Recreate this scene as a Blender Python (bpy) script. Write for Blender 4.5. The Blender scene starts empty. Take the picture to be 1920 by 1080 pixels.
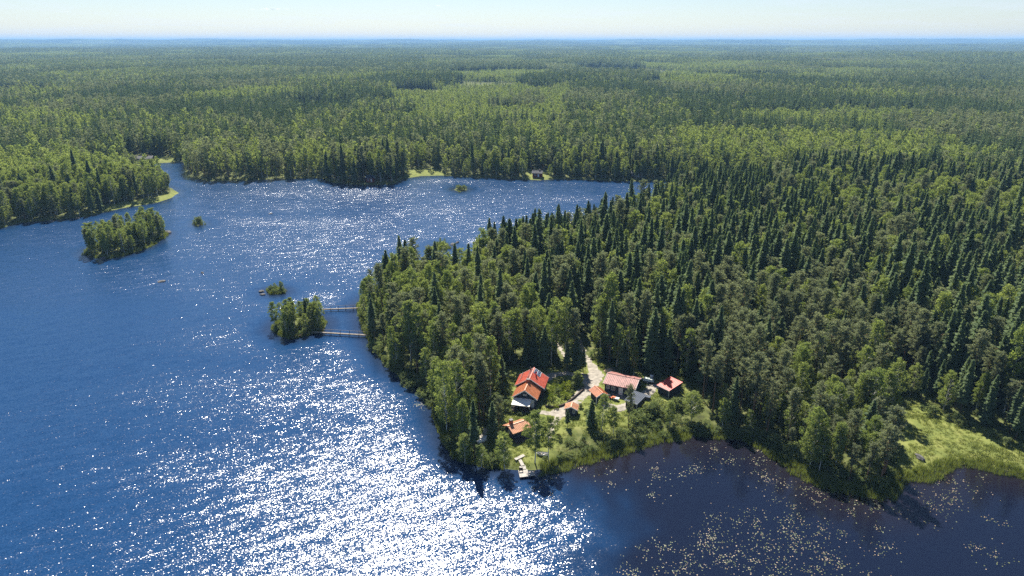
import bpy, math, random
import numpy as np
R = math.radians
random.seed(7); rng = np.random.default_rng(11)
sc = bpy.context.scene
# ------------------------------------------------------------------ camera
CAMH = 88.0; PITCH = R(19.9); FPX = 1280.0
cam = bpy.data.objects.new('camera', bpy.data.cameras.new('camera'))
sc.collection.objects.link(cam); sc.camera = cam
cam.location = (0, 0, CAMH); cam.rotation_euler = (math.pi/2 - PITCH, 0, 0)
cam.data.sensor_width = 36; cam.data.lens = 24; cam.data.clip_start = 1; cam.data.clip_end = 120000
# ------------------------------------------------------------------ sky, sun, exposure
SUN_AZ = -10.0; SUN_EL = 50.0
w = bpy.data.worlds.new('World'); sc.world = w; w.use_nodes = True
nt = w.node_tree; bg = nt.nodes['Background']; bg.inputs[1].default_value = 0.05
sky = nt.nodes.new('ShaderNodeTexSky'); sky.sky_type = 'NISHITA'; sky.sun_disc = False
sky.sun_elevation = R(SUN_EL); sky.sun_rotation = R(SUN_AZ); sky.altitude = 100
sky.air_density = 1.05; sky.dust_density = 0.1; sky.ozone_density = 3.0
# thin high cirrus over the whole sky (stretched noise on the sky dome)
tc = nt.nodes.new('ShaderNodeTexCoord'); sep = nt.nodes.new('ShaderNodeSeparateXYZ')
nt.links.new(tc.outputs['Generated'], sep.inputs[0])
def wm(op, a, b=None):
    n = nt.nodes.new('ShaderNodeMath'); n.operation = op
    for i, v in enumerate((a, b)):
        if v is None: continue
        if isinstance(v, (int, float)): n.inputs[i].default_value = v
        else: nt.links.new(v, n.inputs[i])
    return n.outputs[0]
zz = wm('ADD', wm('MAXIMUM', sep.outputs[2], 0.0), 0.06)
cx = nt.nodes.new('ShaderNodeCombineXYZ')
nt.links.new(wm('DIVIDE', sep.outputs[0], zz), cx.inputs[0]); nt.links.new(wm('DIVIDE', sep.outputs[1], zz), cx.inputs[1])
nz = nt.nodes.new('ShaderNodeTexNoise'); nz.inputs['Scale'].default_value = 0.55; nz.inputs['Detail'].default_value = 6; nz.inputs['Roughness'].default_value = .6; nz.inputs['Distortion'].default_value = 0.6
nt.links.new(cx.outputs[0], nz.inputs['Vector'])
mr = nt.nodes.new('ShaderNodeMapRange'); mr.inputs[1].default_value = .50; mr.inputs[2].default_value = .78; mr.inputs[3].default_value = 0; mr.inputs[4].default_value = .45
nt.links.new(nz.outputs['Fac'], mr.inputs[0])
mx = nt.nodes.new('ShaderNodeMixRGB'); nt.links.new(mr.outputs[0], mx.inputs[0]); nt.links.new(sky.outputs[0], mx.inputs[1]); mx.inputs[2].default_value = (9, 9.5, 10, 1)
tn = nt.nodes.new('ShaderNodeMixRGB'); tn.blend_type = 'MULTIPLY'; tn.inputs[0].default_value = 1; tn.inputs[2].default_value = (.743, .752, .827, 1)   # clear northern air: bluer than the default atmosphere
nt.links.new(mx.outputs[0], tn.inputs[1]); nt.links.new(tn.outputs[0], bg.inputs[0])
sl = bpy.data.lights.new('sun', 'SUN'); sl.energy = 4.2; sl.angle = R(0.53); sl.color = (1, .95, .86)
so = bpy.data.objects.new('sun', sl); sc.collection.objects.link(so)
so.rotation_euler = (R(90 - SUN_EL), 0, R(180 - SUN_AZ)); so.location = (0, 0, 300)
vs = sc.view_settings; vs.view_transform = 'Standard'; vs.look = 'None'; vs.gamma = 1; vs.exposure = 1.5
cy = sc.cycles; cy.max_bounces = 6; cy.diffuse_bounces = 4; cy.glossy_bounces = 2; cy.transmission_bounces = 4
cy.volume_bounces = 0; cy.transparent_max_bounces = 4; cy.use_denoising = False; cy.denoiser = 'OPENIMAGEDENOISE'; cy.denoising_input_passes = 'RGB_ALBEDO_NORMAL'; cy.denoising_prefilter = 'ACCURATE'; cy.use_adaptive_sampling = False
cy.sample_clamp_indirect = 4; cy.caustics_reflective = False; cy.caustics_refractive = False

# ------------------------------------------------------------------ projection helpers (world places measured on the ground)
CP, SP = math.cos(PITCH), math.sin(PITCH)
def unproject(px, py, z=0.0):
    u = (px - 960)/FPX; v = (540 - py)/FPX
    dy, dz = CP + v*SP, -SP + v*CP
    t = (z - CAMH)/dz
    return (u*t, dy*t)
def project(x, y, z):
    zc = z - CAMH
    d = y*CP - zc*SP; up = y*SP + zc*CP
    return 960 + FPX*x/d, 540 - FPX*up/d
# ------------------------------------------------------------------ numpy noise
_lat = rng.random((256, 256))
def vnoise(x, y):
    xi = np.floor(x).astype(np.int64); yi = np.floor(y).astype(np.int64)
    fx = x - xi; fy = y - yi; fx = fx*fx*(3-2*fx); fy = fy*fy*(3-2*fy)
    a = _lat[xi & 255, yi & 255]; b = _lat[(xi+1) & 255, yi & 255]; c = _lat[xi & 255, (yi+1) & 255]; d = _lat[(xi+1) & 255, (yi+1) & 255]
    return (a*(1-fx)+b*fx)*(1-fy) + (c*(1-fx)+d*fx)*fy
def fnoise(x, y, o=3):
    s = 0; a = 1; t = 0
    for i in range(o): s = s + a*vnoise(x*2**i + 17.3*i, y*2**i + 5.1*i); t += a; a *= .5
    return s/t
def sstep(a, b, x):
    t = np.clip((x-a)/(b-a), 0, 1); return t*t*(3-2*t)
# ------------------------------------------------------------------ shorelines
def ground_poly(pts, z=0.0): return np.array([unproject(a, b, z) for a, b in pts])
LAND = [(-900,560),(-300,470),(0,428),(40,417),(100,413),(160,406),(200,397),(240,388),(290,381),(322,371),(334,362),(322,353),(300,346),(230,339),(175,329),(168,318),(230,312),(290,306),(345,303),(347,318),(352,333),(400,340),(470,338),(540,335),(600,333),(625,343),(680,347),(740,345),(755,335),(790,330),(830,329),(900,333),(960,335),(1010,338),(1060,335),(1120,338),(1190,340),(1265,338),(1350,340),(1440,342),(1480,346),(1440,368),(1265,383),(1200,405),(1130,440),(1070,455),(980,480),(900,503),(830,520),(740,540),(690,555),(668,572),(670,582),(680,620),(695,645),(730,690),(767,715),(806,742),(818,790),(834,832),(852,858),(880,870),(920,877),(965,882),(1000,881),(1040,873),(1090,860),(1140,846),(1190,832),(1240,820),(1290,813),(1340,813),(1400,820),(1440,838),(1480,866),(1530,897),(1570,916),(1620,925),(1655,925),(1675,908),(1690,892),(1720,892),(1742,885),(1770,874),(1800,869),(1840,873),(1880,880),(1920,889),(2300,930)]
land_w = np.vstack([ground_poly(LAND), [[3000, 60], [60000, 60], [60000, 60000], [-60000, 60000], [-60000, 300]]])
ISL = {
 'big': [(160,477),(175,482),(200,485),(240,478),(280,463),(305,449),(316,438),(300,433),(265,437),(230,445),(190,456),(165,468)],
 'bush': [(364,420),(372,424),(381,421),(373,416)],
 'bridge': [(510,618),(528,631),(548,636),(578,629),(606,620),(614,605),(600,594),(560,594),(520,602)],
 'small': [(502,544),(510,552),(530,551),(534,546),(520,540)],
 'reed': [(849,355),(862,360),(877,356),(864,350)],
 'rocky': [(812,463),(826,468),(842,466),(838,459),(822,457)],
}
isl_w = {k: ground_poly(v) for k, v in ISL.items()}
far_lake = ground_poly([(1085,131),(1235,132),(1250,140),(1225,149),(1130,147),(1080,139)], 0)
def sdist(P, x, y):
    """signed distance, positive inside"""
    d2 = np.full(x.shape, 1e18); ins = np.zeros(x.shape, bool)
    n = len(P)
    for i in range(n):
        ax, ay = P[i]; bx, by = P[(i+1) % n]
        ex, ey = bx-ax, by-ay; L = ex*ex+ey*ey + 1e-9
        t = np.clip(((x-ax)*ex + (y-ay)*ey)/L, 0, 1)
        d2 = np.minimum(d2, (x-ax-t*ex)**2 + (y-ay-t*ey)**2)
        c = ((ay > y) != (by > y))
        xs = ax + (y-ay)*ex/(ey if abs(ey) > 1e-9 else 1e-9)
        ins ^= c & (x < xs)
    d = np.sqrt(d2)
    return np.where(ins, d, -d)
def shore(x, y):
    s = sdist(land_w, x, y)
    for P in isl_w.values(): s = np.maximum(s, sdist(P, x, y))
    far = sdist(far_lake, x, y)
    return np.minimum(s, -far)
def height(x, y, s=None):
    x = np.asarray(x, float); y = np.asarray(y, float)
    if s is None: s = shore(x, y)
    d = np.hypot(x, y)
    wig = (fnoise(x/3.1, y/3.1, 2)-.5)*1.2
    s2 = s + wig*np.clip(1-np.abs(s)/12, 0, 1)
    hin = 1.9*(1-np.exp(-np.maximum(s2, 0)/7.0))
    inl = sstep(15, 120, s)
    amp = 2.2 + 9*sstep(500, 1600, d) + 26*sstep(1800, 6000, d) + 40*sstep(7000, 16000, d)
    hill = (fnoise(x/260+3, y/260+9, 3)-.35)*np.minimum(amp, 12) + (fnoise(x/2300+7, y/1000+2, 3)-.30)*np.maximum(amp-8, 0)*2.0
    hh = hin + inl*np.maximum(hill, -1.2) + (fnoise(x/2.2, y/2.2, 2)-.5)*.25*sstep(2, 10, s)*(1-sstep(300, 600, d))
    hh = hh + 46*sstep(8500, 19000, d)
    return np.where(s2 > 0, hh, np.maximum(s2*.22, -3.0))
def hz(x, y): return float(height(np.array([x]), np.array([y]))[0])
def place(px, py, dz=0.0):
    z = 1.5
    for _ in range(6):
        x, y = unproject(px, py, z); z = max(hz(x, y), 0) + dz
    return x, y, z
# ------------------------------------------------------------------ node material helpers
def new_mat(name):
    m = bpy.data.materials.new(name); m.use_nodes = True
    return m, m.node_tree, m.node_tree.nodes['Principled BSDF']
def N(nt, t, **kw):
    n = nt.nodes.new(t)
    for k, v in kw.items():
        if k.startswith('i_'):
            n.inputs[k[2:].replace('_', ' ')].default_value = v
        else: setattr(n, k, v)
    return n
def ramp(nt, fac, stops):
    r = nt.nodes.new('ShaderNodeValToRGB'); e = r.color_ramp.elements
    while len(e) < len(stops): e.new(.5)
    for i, (p, c) in enumerate(stops): e[i].position = p; e[i].color = (*c, 1)
    nt.links.new(fac, r.inputs[0]); return r.outputs[0]
def plain(name, col, rough=.7, var=.25, scale=3.0, spec=.3, metal=0):
    m, t, b = new_mat(name)
    tcn = N(t, 'ShaderNodeTexCoord'); n = N(t, 'ShaderNodeTexNoise'); n.inputs['Scale'].default_value = scale; n.inputs['Detail'].default_value = 5
    t.links.new(tcn.outputs['Object'], n.inputs['Vector'])
    c = ramp(t, n.outputs['Fac'], [(.3, tuple(v*(1-var) for v in col)), (.7, tuple(min(v*(1+var), 1) for v in col))])
    t.links.new(c, b.inputs['Base Color']); b.inputs['Roughness'].default_value = rough
    b.inputs['Specular IOR Level'].default_value = spec; b.inputs['Metallic'].default_value = metal
    return m
def leaf_mat(name, c0, c1, trans=.35, tint=(1.25, 1.2, .55)):
    m = bpy.data.materials.new(name); m.use_nodes = True; t = m.node_tree; t.nodes.clear()
    out = N(t, 'ShaderNodeOutputMaterial'); oi = N(t, 'ShaderNodeObjectInfo'); geo = N(t, 'ShaderNodeNewGeometry')
    mixf = N(t, 'ShaderNodeMath', operation='MULTIPLY_ADD'); mixf.inputs[1].default_value = .52
    t.links.new(oi.outputs['Random'], mixf.inputs[0])
    sub = N(t, 'ShaderNodeMath', operation='MULTIPLY'); sub.inputs[1].default_value = .48
    t.links.new(geo.outputs['Random Per Island'], sub.inputs[0]); t.links.new(sub.outputs[0], mixf.inputs[2])
    col = ramp(t, mixf.outputs[0], [(0, c0), (1, c1)])
    di = N(t, 'ShaderNodeBsdfDiffuse'); tr = N(t, 'ShaderNodeBsdfTranslucent')
    mc = N(t, 'ShaderNodeMixRGB', blend_type='MULTIPLY'); mc.inputs[0].default_value = 1; mc.inputs[2].default_value = (*tint, 1)
    t.links.new(col, mc.inputs[1]); t.links.new(col, di.inputs[0]); t.links.new(mc.outputs[0], tr.inputs[0])
    m1 = N(t, 'ShaderNodeMixShader'); m1.inputs[0].default_value = trans
    t.links.new(di.outputs[0], m1.inputs[1]); t.links.new(tr.outputs[0], m1.inputs[2])
    t.links.new(m1.outputs[0], out.inputs[0])
    return m
M = {}
M['spruce'] = leaf_mat('spruce_needles', (.098,.142,.078), (.205,.255,.120), .55, (1.15, 1.2, .8))
M['pine'] = leaf_mat('pine_needles', (.140,.168,.100), (.245,.268,.155), .52, (1.15, 1.15, .8))
M['birch'] = leaf_mat('birch_leaves', (.160,.215,.066), (.285,.325,.115), .54, (1.2, 1.2, .7))
M['bush'] = leaf_mat('bush_leaves', (.115,.160,.062), (.225,.255,.120), .5, (1.2, 1.2, .7))
M['reed'] = leaf_mat('reed_blades', (.10,.14,.040), (.19,.22,.075), .4)
M['grass'] = leaf_mat('grass_blades', (.12,.15,.038), (.21,.225,.072), .4, (1.15, 1.2, .65))
M['garden'] = leaf_mat('garden_leaves', (.10,.15,.02), (.22,.26,.03), .45)
M['bark_spruce'] = plain('spruce_bark', (.085,.062,.048), .9, .4, 6)
M['bark_pine'] = plain('pine_bark', (.20,.105,.058), .9, .4, 5)
M['bark_birch'] = plain('birch_bark', (.52,.50,.46), .8, .45, 4)
# ------------------------------------------------------------------ mesh helpers
col = sc.collection
def link(o, parent=None):
    col.objects.link(o)
    if parent is not None: o.parent = parent
    return o
class MB:
    def __init__(s): s.v = []; s.f = []
    def quad(s, a, b, c, d): n = len(s.v); s.v += [a, b, c, d]; s.f.append((n, n+1, n+2, n+3))
    def tri(s, a, b, c): n = len(s.v); s.v += [a, b, c]; s.f.append((n, n+1, n+2))
    def hexa(s, p):   # 8 points: bottom 4 ccw, top 4 ccw
        n = len(s.v); s.v += [tuple(q) for q in p]
        for f in ((3,2,1,0),(4,5,6,7),(0,1,5,4),(1,2,6,5),(2,3,7,6),(3,0,4,7)): s.f.append(tuple(n+i for i in f))
        return s
    def box(s, x0, x1, y0, y1, z0, z1):
        return s.hexa([(x0,y0,z0),(x1,y0,z0),(x1,y1,z0),(x0,y1,z0),(x0,y0,z1),(x1,y0,z1),(x1,y1,z1),(x0,y1,z1)])
    def slab(s, a, b, c, d, th):   # a..d corner points of the upper face (ccw from above), thickness down
        lo = [(p[0], p[1], p[2]-th) for p in (a, b, c, d)]
        return s.hexa(lo + [a, b, c, d])
    def bar(s, p, q, w, h=None):
        h = h or w
        p = np.array(p, float); q = np.array(q, float); t = (q-p)/max(np.linalg.norm(q-p), 1e-9)
        up = np.array((0, 0, 1.)) if abs(t[2]) < .95 else np.array((1., 0, 0))
        r = np.cross(t, up); r /= np.linalg.norm(r); u = np.cross(r, t)
        r = r*w/2; u = u*h/2
        return s.hexa([p-r-u, p+r-u, q+r-u, q-r-u, p-r+u, p+r+u, q+r+u, q-r+u])
    def tube(s, pts, rad, k=6):
        n0 = len(s.v); m = len(pts)
        for i, p in enumerate(pts):
            p = np.array(p, float); a = np.array(pts[max(i-1, 0)], float); b = np.array(pts[min(i+1, m-1)], float)
            t = b-a; t /= max(np.linalg.norm(t), 1e-9)
            up = np.array((0, 0, 1.)) if abs(t[2]) < .9 else np.array((1., 0, 0))
            r = np.cross(t, up); r /= np.linalg.norm(r); u = np.cross(r, t)
            for j in range(k):
                an = 2*math.pi*j/k; s.v.append(tuple(p + rad[i]*(math.cos(an)*r + math.sin(an)*u)))
        for i in range(m-1):
            for j in range(k):
                a = n0+i*k+j; b = n0+i*k+(j+1) % k; s.f.append((a, b, b+k, a+k))
        s.f.append(tuple(n0+(m-1)*k+j for j in range(k))); s.f.append(tuple(n0+j for j in reversed(range(k))))
        return s
    def mesh(s, name, mat, smooth=False):
        me = bpy.data.meshes.new(name); me.from_pydata([tuple(map(float, p)) for p in s.v], [], s.f)
        if mat is not None: me.materials.append(mat)
        if smooth: me.polygons.foreach_set('use_smooth', [True]*len(me.polygons))
        me.update(); return me
    def build(s, name, mat, parent=None, smooth=False):
        return link(bpy.data.objects.new(name, s.mesh(name, mat, smooth)), parent)
def tag(o, label=None, cat=None, group=None, kind=None):
    for k, v in (('label', label), ('category', cat), ('group', group), ('kind', kind)):
        if v: o[k] = v
    return o
def thing(name, label, cat, loc, rz=0, group=None, scale=1):
    o = bpy.data.objects.new(name, None); o.location = loc; o.rotation_euler = (0, 0, rz); o.scale = (scale,)*3
    o.empty_display_size = .5
    link(o); return tag(o, label, cat, group)
def np_mesh(name, V, Fa, mat):
    """V (n,3), Fa (m,k) equal-size faces"""
    me = bpy.data.meshes.new(name); V = np.asarray(V, np.float32); Fa = np.asarray(Fa, np.int32); k = Fa.shape[1]
    me.vertices.add(len(V)); me.vertices.foreach_set('co', V.ravel())
    me.loops.add(Fa.size); me.loops.foreach_set('vertex_index', Fa.ravel())
    me.polygons.add(len(Fa)); me.polygons.foreach_set('loop_start', np.arange(0, Fa.size, k, dtype=np.int32)); me.polygons.foreach_set('loop_total', np.full(len(Fa), k, np.int32))
    if mat is not None: me.materials.append(mat)
    me.update(calc_edges=True); return me
# ------------------------------------------------------------------ zones in the picture's ground plan
def zone_sd(pts, x, y, z=1.8): return sdist(ground_poly(pts, z), x, y)
YARD = [(930,716),(958,690),(1030,690),(1062,700),(1092,690),(1100,668),(1120,672),(1148,700),(1205,700),(1290,712),(1290,742),(1258,772),(1190,792),(1130,806),(1070,800),(1040,842),(985,868),(945,846),(925,838),(888,838),(884,806),(920,800),(935,780)]
BANK = [(1000,890),(975,862),(1040,838),(1070,796),(1130,800),(1190,786),(1258,766),(1300,748),(1330,770),(1330,820),(1240,830),(1090,870)]
MEADOW = [(1682,775),(1694,752),(1712,752),(1760,775),(1820,797),(1880,822),(1930,842),(2150,905),(2150,925),(1920,889),(1800,868),(1742,885),(1690,892),(1676,860)]
GROVE = [(1440,770),(1500,745),(1580,735),(1650,755),(1684,800),(1680,880),(1668,908),(1640,925),(1560,912),(1480,864),(1430,820)]
TIP = [(660,572),(690,552),(900,500),(985,590),(1010,660),(1000,690),(940,700),(925,745),(930,800),(890,840),(855,862),(834,832),(806,742),(695,645)]
YARD_W = ground_poly(YARD, 1.9); MEADOW_W = ground_poly(MEADOW, 1.0); BANK_W = ground_poly(BANK, 1.0)
GRAVEL = [   # gravel drives: (px, py, half width m)
  [(1012,772,1.0),(1040,775,1.6),(1070,760,1.8),(1092,738,2.0),(1108,716,2.6),(1117,703,2.2),(1112,690,1.5),(1104,678,1.2),(1095,664,.95),(1088,645,.95),(1080,622,.5)],
  [(1118,712,1.8),(1090,704,1.3),(1062,700,1.2),(1036,703,1.5),(1026,712,1.2)],
  [(1063,672,.7),(1051,655,.95),(1041,630,1.0),(1033,608,.8)],
  [(1108,728,1.8),(1122,742,1.8),(1130,757,1.4),(1160,764,1.6),(1190,752,1.6),(1212,738,1.4),(1225,725,1.8)],
  [(1062,766,1.2),(1040,790,1.1),(1030,815,.9)],
  [(912,802,1.0),(903,815,1.1),(892,832,.9)],
]
def line_d(x, y):
    best = np.full(x.shape, 1e9)
    for L in GRAVEL:
        P = [(*unproject(a, b, 1.9), c) for a, b, c in L]
        for (ax, ay, ra), (bx, by, rb) in zip(P[:-1], P[1:]):
            ex, ey = bx-ax, by-ay; t = np.clip(((x-ax)*ex+(y-ay)*ey)/(ex*ex+ey*ey), 0, 1)
            best = np.minimum(best, np.hypot(x-ax-t*ex, y-ay-t*ey) - (ra + (rb-ra)*t))
    return best
# ------------------------------------------------------------------ ground sheet
rr = 84*np.exp(np.arange(540)*0.01185); rr = np.append(rr, [55000.0]); az = np.radians(np.linspace(-56, 56, 640))
gx = np.outer(rr, np.sin(az)); gy = np.outer(rr, np.cos(az)); nr, nc = gx.shape
X = gx.ravel(); Y = gy.ravel(); S = shore(X, Y); Zg = height(X, Y, S)
idx = np.arange(nr*nc).reshape(nr, nc)
quads = np.stack([idx[:-1, :-1], idx[:-1, 1:], idx[1:, 1:], idx[1:, :-1]], -1).reshape(-1, 4)[:, ::-1]
gm, t, b = new_mat('forest_floor')
geo = N(t, 'ShaderNodeNewGeometry'); at = N(t, 'ShaderNodeAttribute', attribute_name='zone'); sx = N(t, 'ShaderNodeSeparateColor'); t.links.new(at.outputs['Color'], sx.inputs[0])
n1 = N(t, 'ShaderNodeTexNoise'); n1.inputs['Scale'].default_value = .45; n1.inputs['Detail'].default_value = 8; t.links.new(geo.outputs['Position'], n1.inputs['Vector'])
n2 = N(t, 'ShaderNodeTexNoise'); n2.inputs['Scale'].default_value = .012; n2.inputs['Detail'].default_value = 6; t.links.new(geo.outputs['Position'], n2.inputs['Vector'])
fl = ramp(t, n1.outputs['Fac'], [(.3, (.045,.05,.02)), (.5, (.085,.10,.03)), (.7, (.15,.15,.06))])
gr = ramp(t, n1.outputs['Fac'], [(.25, (.10,.125,.035)), (.5, (.155,.175,.045)), (.75, (.22,.225,.07))])
fr = ramp(t, n2.outputs['Fac'], [(.35, (.030,.055,.022)), (.55, (.055,.085,.03)), (.7, (.10,.14,.04))])
m1 = N(t, 'ShaderNodeMixRGB'); t.links.new(sx.outputs[0], m1.inputs[0]); t.links.new(fl, m1.inputs[1]); t.links.new(gr, m1.inputs[2])
m2 = N(t, 'ShaderNodeMixRGB'); t.links.new(sx.outputs[1], m2.inputs[0]); t.links.new(m1.outputs[0], m2.inputs[1]); t.links.new(fr, m2.inputs[2])
t.links.new(m2.outputs[0], b.inputs['Base Color']); b.inputs['Roughness'].default_value = .95; b.inputs['Specular IOR Level'].default_value = .1
bp = N(t, 'ShaderNodeBump'); bp.inputs['Distance'].default_value = .25; bp.inputs['Strength'].default_value = .8; t.links.new(n1.outputs['Fac'], bp.inputs['Height']); t.links.new(bp.outputs[0], b.inputs['Normal'])
gme = np_mesh('ground', np.stack([X, Y, Zg], 1), quads, gm)
gme.polygons.foreach_set('use_smooth', np.ones(len(quads), bool))
ysd = sdist(YARD_W, X, Y); msd = sdist(MEADOW_W, X, Y)
D = np.hypot(X, Y)
CLEAR = [[(196,388),(240,379),(290,371),(318,360),(336,352),(345,364),(290,386),(200,402)], [(556,222),(560,209),(650,207),(662,222)], [(735,187),(745,174),(830,173),(835,187)], [(1535,262),(1540,240),(1605,238),(1612,262)], [(858,150),(862,144),(905,143),(908,150)], [(1200,172),(1205,156),(1245,155),(1248,172)], [(1460,345),(1462,325),(1505,322),(1505,345)], [(985,338),(985,322),(1030,322),(1030,338)], [(240,312),(245,296),(330,294),(330,308)], [(758,336),(765,318),(815,318),(860,332)]]
CLEAR_W = [ground_poly(c, 1.0) for c in CLEAR]
for _ in range(34):   # far fields and felled areas
    d_, a_ = 900*math.exp(random.random()*2.1), R(random.uniform(-38, 38)); cx_, cy_ = d_*math.sin(a_), d_*math.cos(a_); w1, w2 = random.uniform(25, 55)*(d_/1500)**.6, random.uniform(30, 60)*(d_/1200)**.9
    CLEAR_W.append(np.array([(cx_ + w1*math.cos(q)*random.uniform(.7, 1.2), cy_ + w2*math.sin(q)*random.uniform(.7, 1.2)) for q in np.linspace(0, 6.28, 9)[:-1]]))
clsd = np.max([sdist(c, X, Y) for c in CLEAR_W], 0)
zr = np.maximum.reduce([sstep(-2, 2, ysd), sstep(-1.5, 2, msd), sstep(-4, 4, clsd)]); zf = sstep(15000, 19000, D)
ca = gme.color_attributes.new('zone', 'FLOAT_COLOR', 'POINT'); ca.data.foreach_set('color', np.stack([zr, zf, zr*0, zr*0+1], 1).astype(np.float32).ravel())
tag(link(bpy.data.objects.new('ground', gme)), 'wooded land around the lake', None, None, 'structure')
# ------------------------------------------------------------------ lake water
wr = np.concatenate([[2, 20, 45, 65], 80*np.exp(np.arange(200)*.0125), [1500, 3000, 60000]]); wa = np.radians(np.concatenate([np.arange(-180, -58, 6), np.linspace(-58, 58, 220), np.arange(60, 181, 6)]))
wx = np.outer(wr, np.sin(wa)); wy = np.outer(wr, np.cos(wa)); q = np.arange(wx.size).reshape(wx.shape)
wq = np.stack([q[:-1, :-1], q[:-1, 1:], q[1:, 1:], q[1:, :-1]], -1).reshape(-1, 4)[:, ::-1]
WX, WY = wx.ravel(), wy.ravel(); ws = -shore(WX, WY)
BAY = ground_poly([(985,884),(1050,905),(1105,960),(1130,1010),(1115,1080),(1080,1180),(1000,1500),(3000,1500),(3000,800),(1700,700),(1100,800)])
bay = sstep(-9, 12, sdist(BAY, WX, WY) + (fnoise(WX/6, WY/9, 3)-.5)*16)
wave = (.25 + .75*sstep(0, 12, ws))*(1 - .86*bay)
wave *= (.92 + 0.30*sstep(200, 380, np.hypot(WX, WY)))
wave *= .80 + .5*(fnoise(WX/45+4, WY/18+2, 3)-.4)
wm_, t, b = new_mat('lake_water')
geo = N(t, 'ShaderNodeNewGeometry'); at = N(t, 'ShaderNodeAttribute', attribute_name='wave'); sx = N(t, 'ShaderNodeSeparateColor'); t.links.new(at.outputs['Color'], sx.inputs[0])
def wnoise(scale, stretch, ang, det):
    mp = N(t, 'ShaderNodeMapping', vector_type='TEXTURE'); mp.inputs['Rotation'].default_value = (0, 0, R(ang)); mp.inputs['Scale'].default_value = (1/(scale*stretch), 1/scale, 1)
    t.links.new(geo.outputs['Position'], mp.inputs['Vector'])
    n = N(t, 'ShaderNodeTexNoise', noise_dimensions='2D'); n.inputs['Scale'].default_value = 1; n.inputs['Detail'].default_value = det; n.inputs['Roughness'].default_value = .6
    t.links.new(mp.outputs[0], n.inputs['Vector'])
    v = N(t, 'ShaderNodeVectorMath', operation='SUBTRACT'); v.inputs[1].default_value = (.5, .5, .5); t.links.new(n.outputs['Color'], v.inputs[0]); return v.outputs[0]
def vscale(v, k):
    n = N(t, 'ShaderNodeVectorMath', operation='SCALE'); t.links.new(v, n.inputs[0])
    if isinstance(k, float): n.inputs['Scale'].default_value = k
    else: t.links.new(k, n.inputs['Scale'])
    return n.outputs[0]
def vadd(a, c):
    n = N(t, 'ShaderNodeVectorMath', operation='ADD'); t.links.new(a, n.inputs[0])
    if isinstance(c, tuple): n.inputs[1].default_value = c
    else: t.links.new(c, n.inputs[1])
    return n.outputs[0]
sl_ = vadd(vadd(vscale(wnoise(.45, .30, 26, 1.0), .30), vscale(wnoise(2.0, .40, 30, 1.0), .44)), vscale(wnoise(5.6, .55, 20, 0.0), .60))
sl_ = vscale(sl_, sx.outputs[0])
mu = N(t, 'ShaderNodeVectorMath', operation='MULTIPLY'); mu.inputs[1].default_value = (1, 1, 0); t.links.new(sl_, mu.inputs[0])
nn = N(t, 'ShaderNodeVectorMath', operation='NORMALIZE'); t.links.new(vadd(mu.outputs[0], (0., 0., 1.)), nn.inputs[0]); t.links.new(nn.outputs[0], b.inputs['Normal'])
wc = N(t, 'ShaderNodeMixRGB'); wc.inputs[1].default_value = (.005,.033,.096,1); wc.inputs[2].default_value = (.005,.008,.020,1); t.links.new(sx.outputs[1], wc.inputs[0])
wc2 = N(t, 'ShaderNodeMixRGB'); wc2.inputs[2].default_value = (.016,.010,.007,1); t.links.new(sx.outputs[2], wc2.inputs[0]); t.links.new(wc.outputs[0], wc2.inputs[1])
t.links.new(wc2.outputs[0], b.inputs['Base Color']); b.inputs['IOR'].default_value = 1.333; 
rf_ = N(t, 'ShaderNodeMath', operation='MULTIPLY_ADD'); rf_.inputs[1].default_value = .17; rf_.inputs[2].default_value = .04; t.links.new(sx.outputs[0], rf_.inputs[0]); t.links.new(rf_.outputs[0], b.inputs['Roughness'])
wme = np_mesh('lake', np.stack([WX, WY, WX*0], 1), wq, wm_)
shal = (1-sstep(.5, 7 + 9*bay, ws))
ca = wme.color_attributes.new('wave', 'FLOAT_COLOR', 'POINT'); ca.data.foreach_set('color', np.stack([wave, bay, shal*.55, wave*0+1], 1).astype(np.float32).ravel())
tag(link(bpy.data.objects.new('water', wme)), 'blue lake water with sun glitter', None, None, 'structure')

# ------------------------------------------------------------------ tree templates
class TB:   # triangle soup with two material slots
    def __init__(s): s.v = []; s.f = []; s.m = []
    def leaf(s, c, size, nrm=None, asp=.7):
        a = rng.normal(size=3); a /= np.linalg.norm(a)
        if nrm is not None: a = a*.75 + nrm; a /= np.linalg.norm(a)
        r = np.cross(a, rng.normal(size=3)); r /= max(np.linalg.norm(r), 1e-6); u = np.cross(a, r)
        n = len(s.v); s.v += [c - r*size*.5 - u*size*asp*.35, c + r*size*.5 - u*size*asp*.25, c + r*size*.1*rng.normal() + u*size*asp*.65]
        s.f.append((n, n+1, n+2))
def mesh_tris(name, tb, mat):
    return np_mesh(name, np.array(tb.v), np.array(tb.f), mat)
def trunk_mb(H, r0, k=6, bend=.15, top=.97):
    m = MB(); ph = rng.random()*6
    zs = [0, .04, .2, .4, .6, .8, top]
    m.tube([(bend*math.sin(ph+3*q)*q*2, bend*math.cos(ph+2*q)*q*2, H*q - (.3 if q == 0 else 0)) for q in zs], [r0*1.35, r0, r0*.85, r0*.68, r0*.48, r0*.25, r0*.06], k)
    return m
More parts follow.
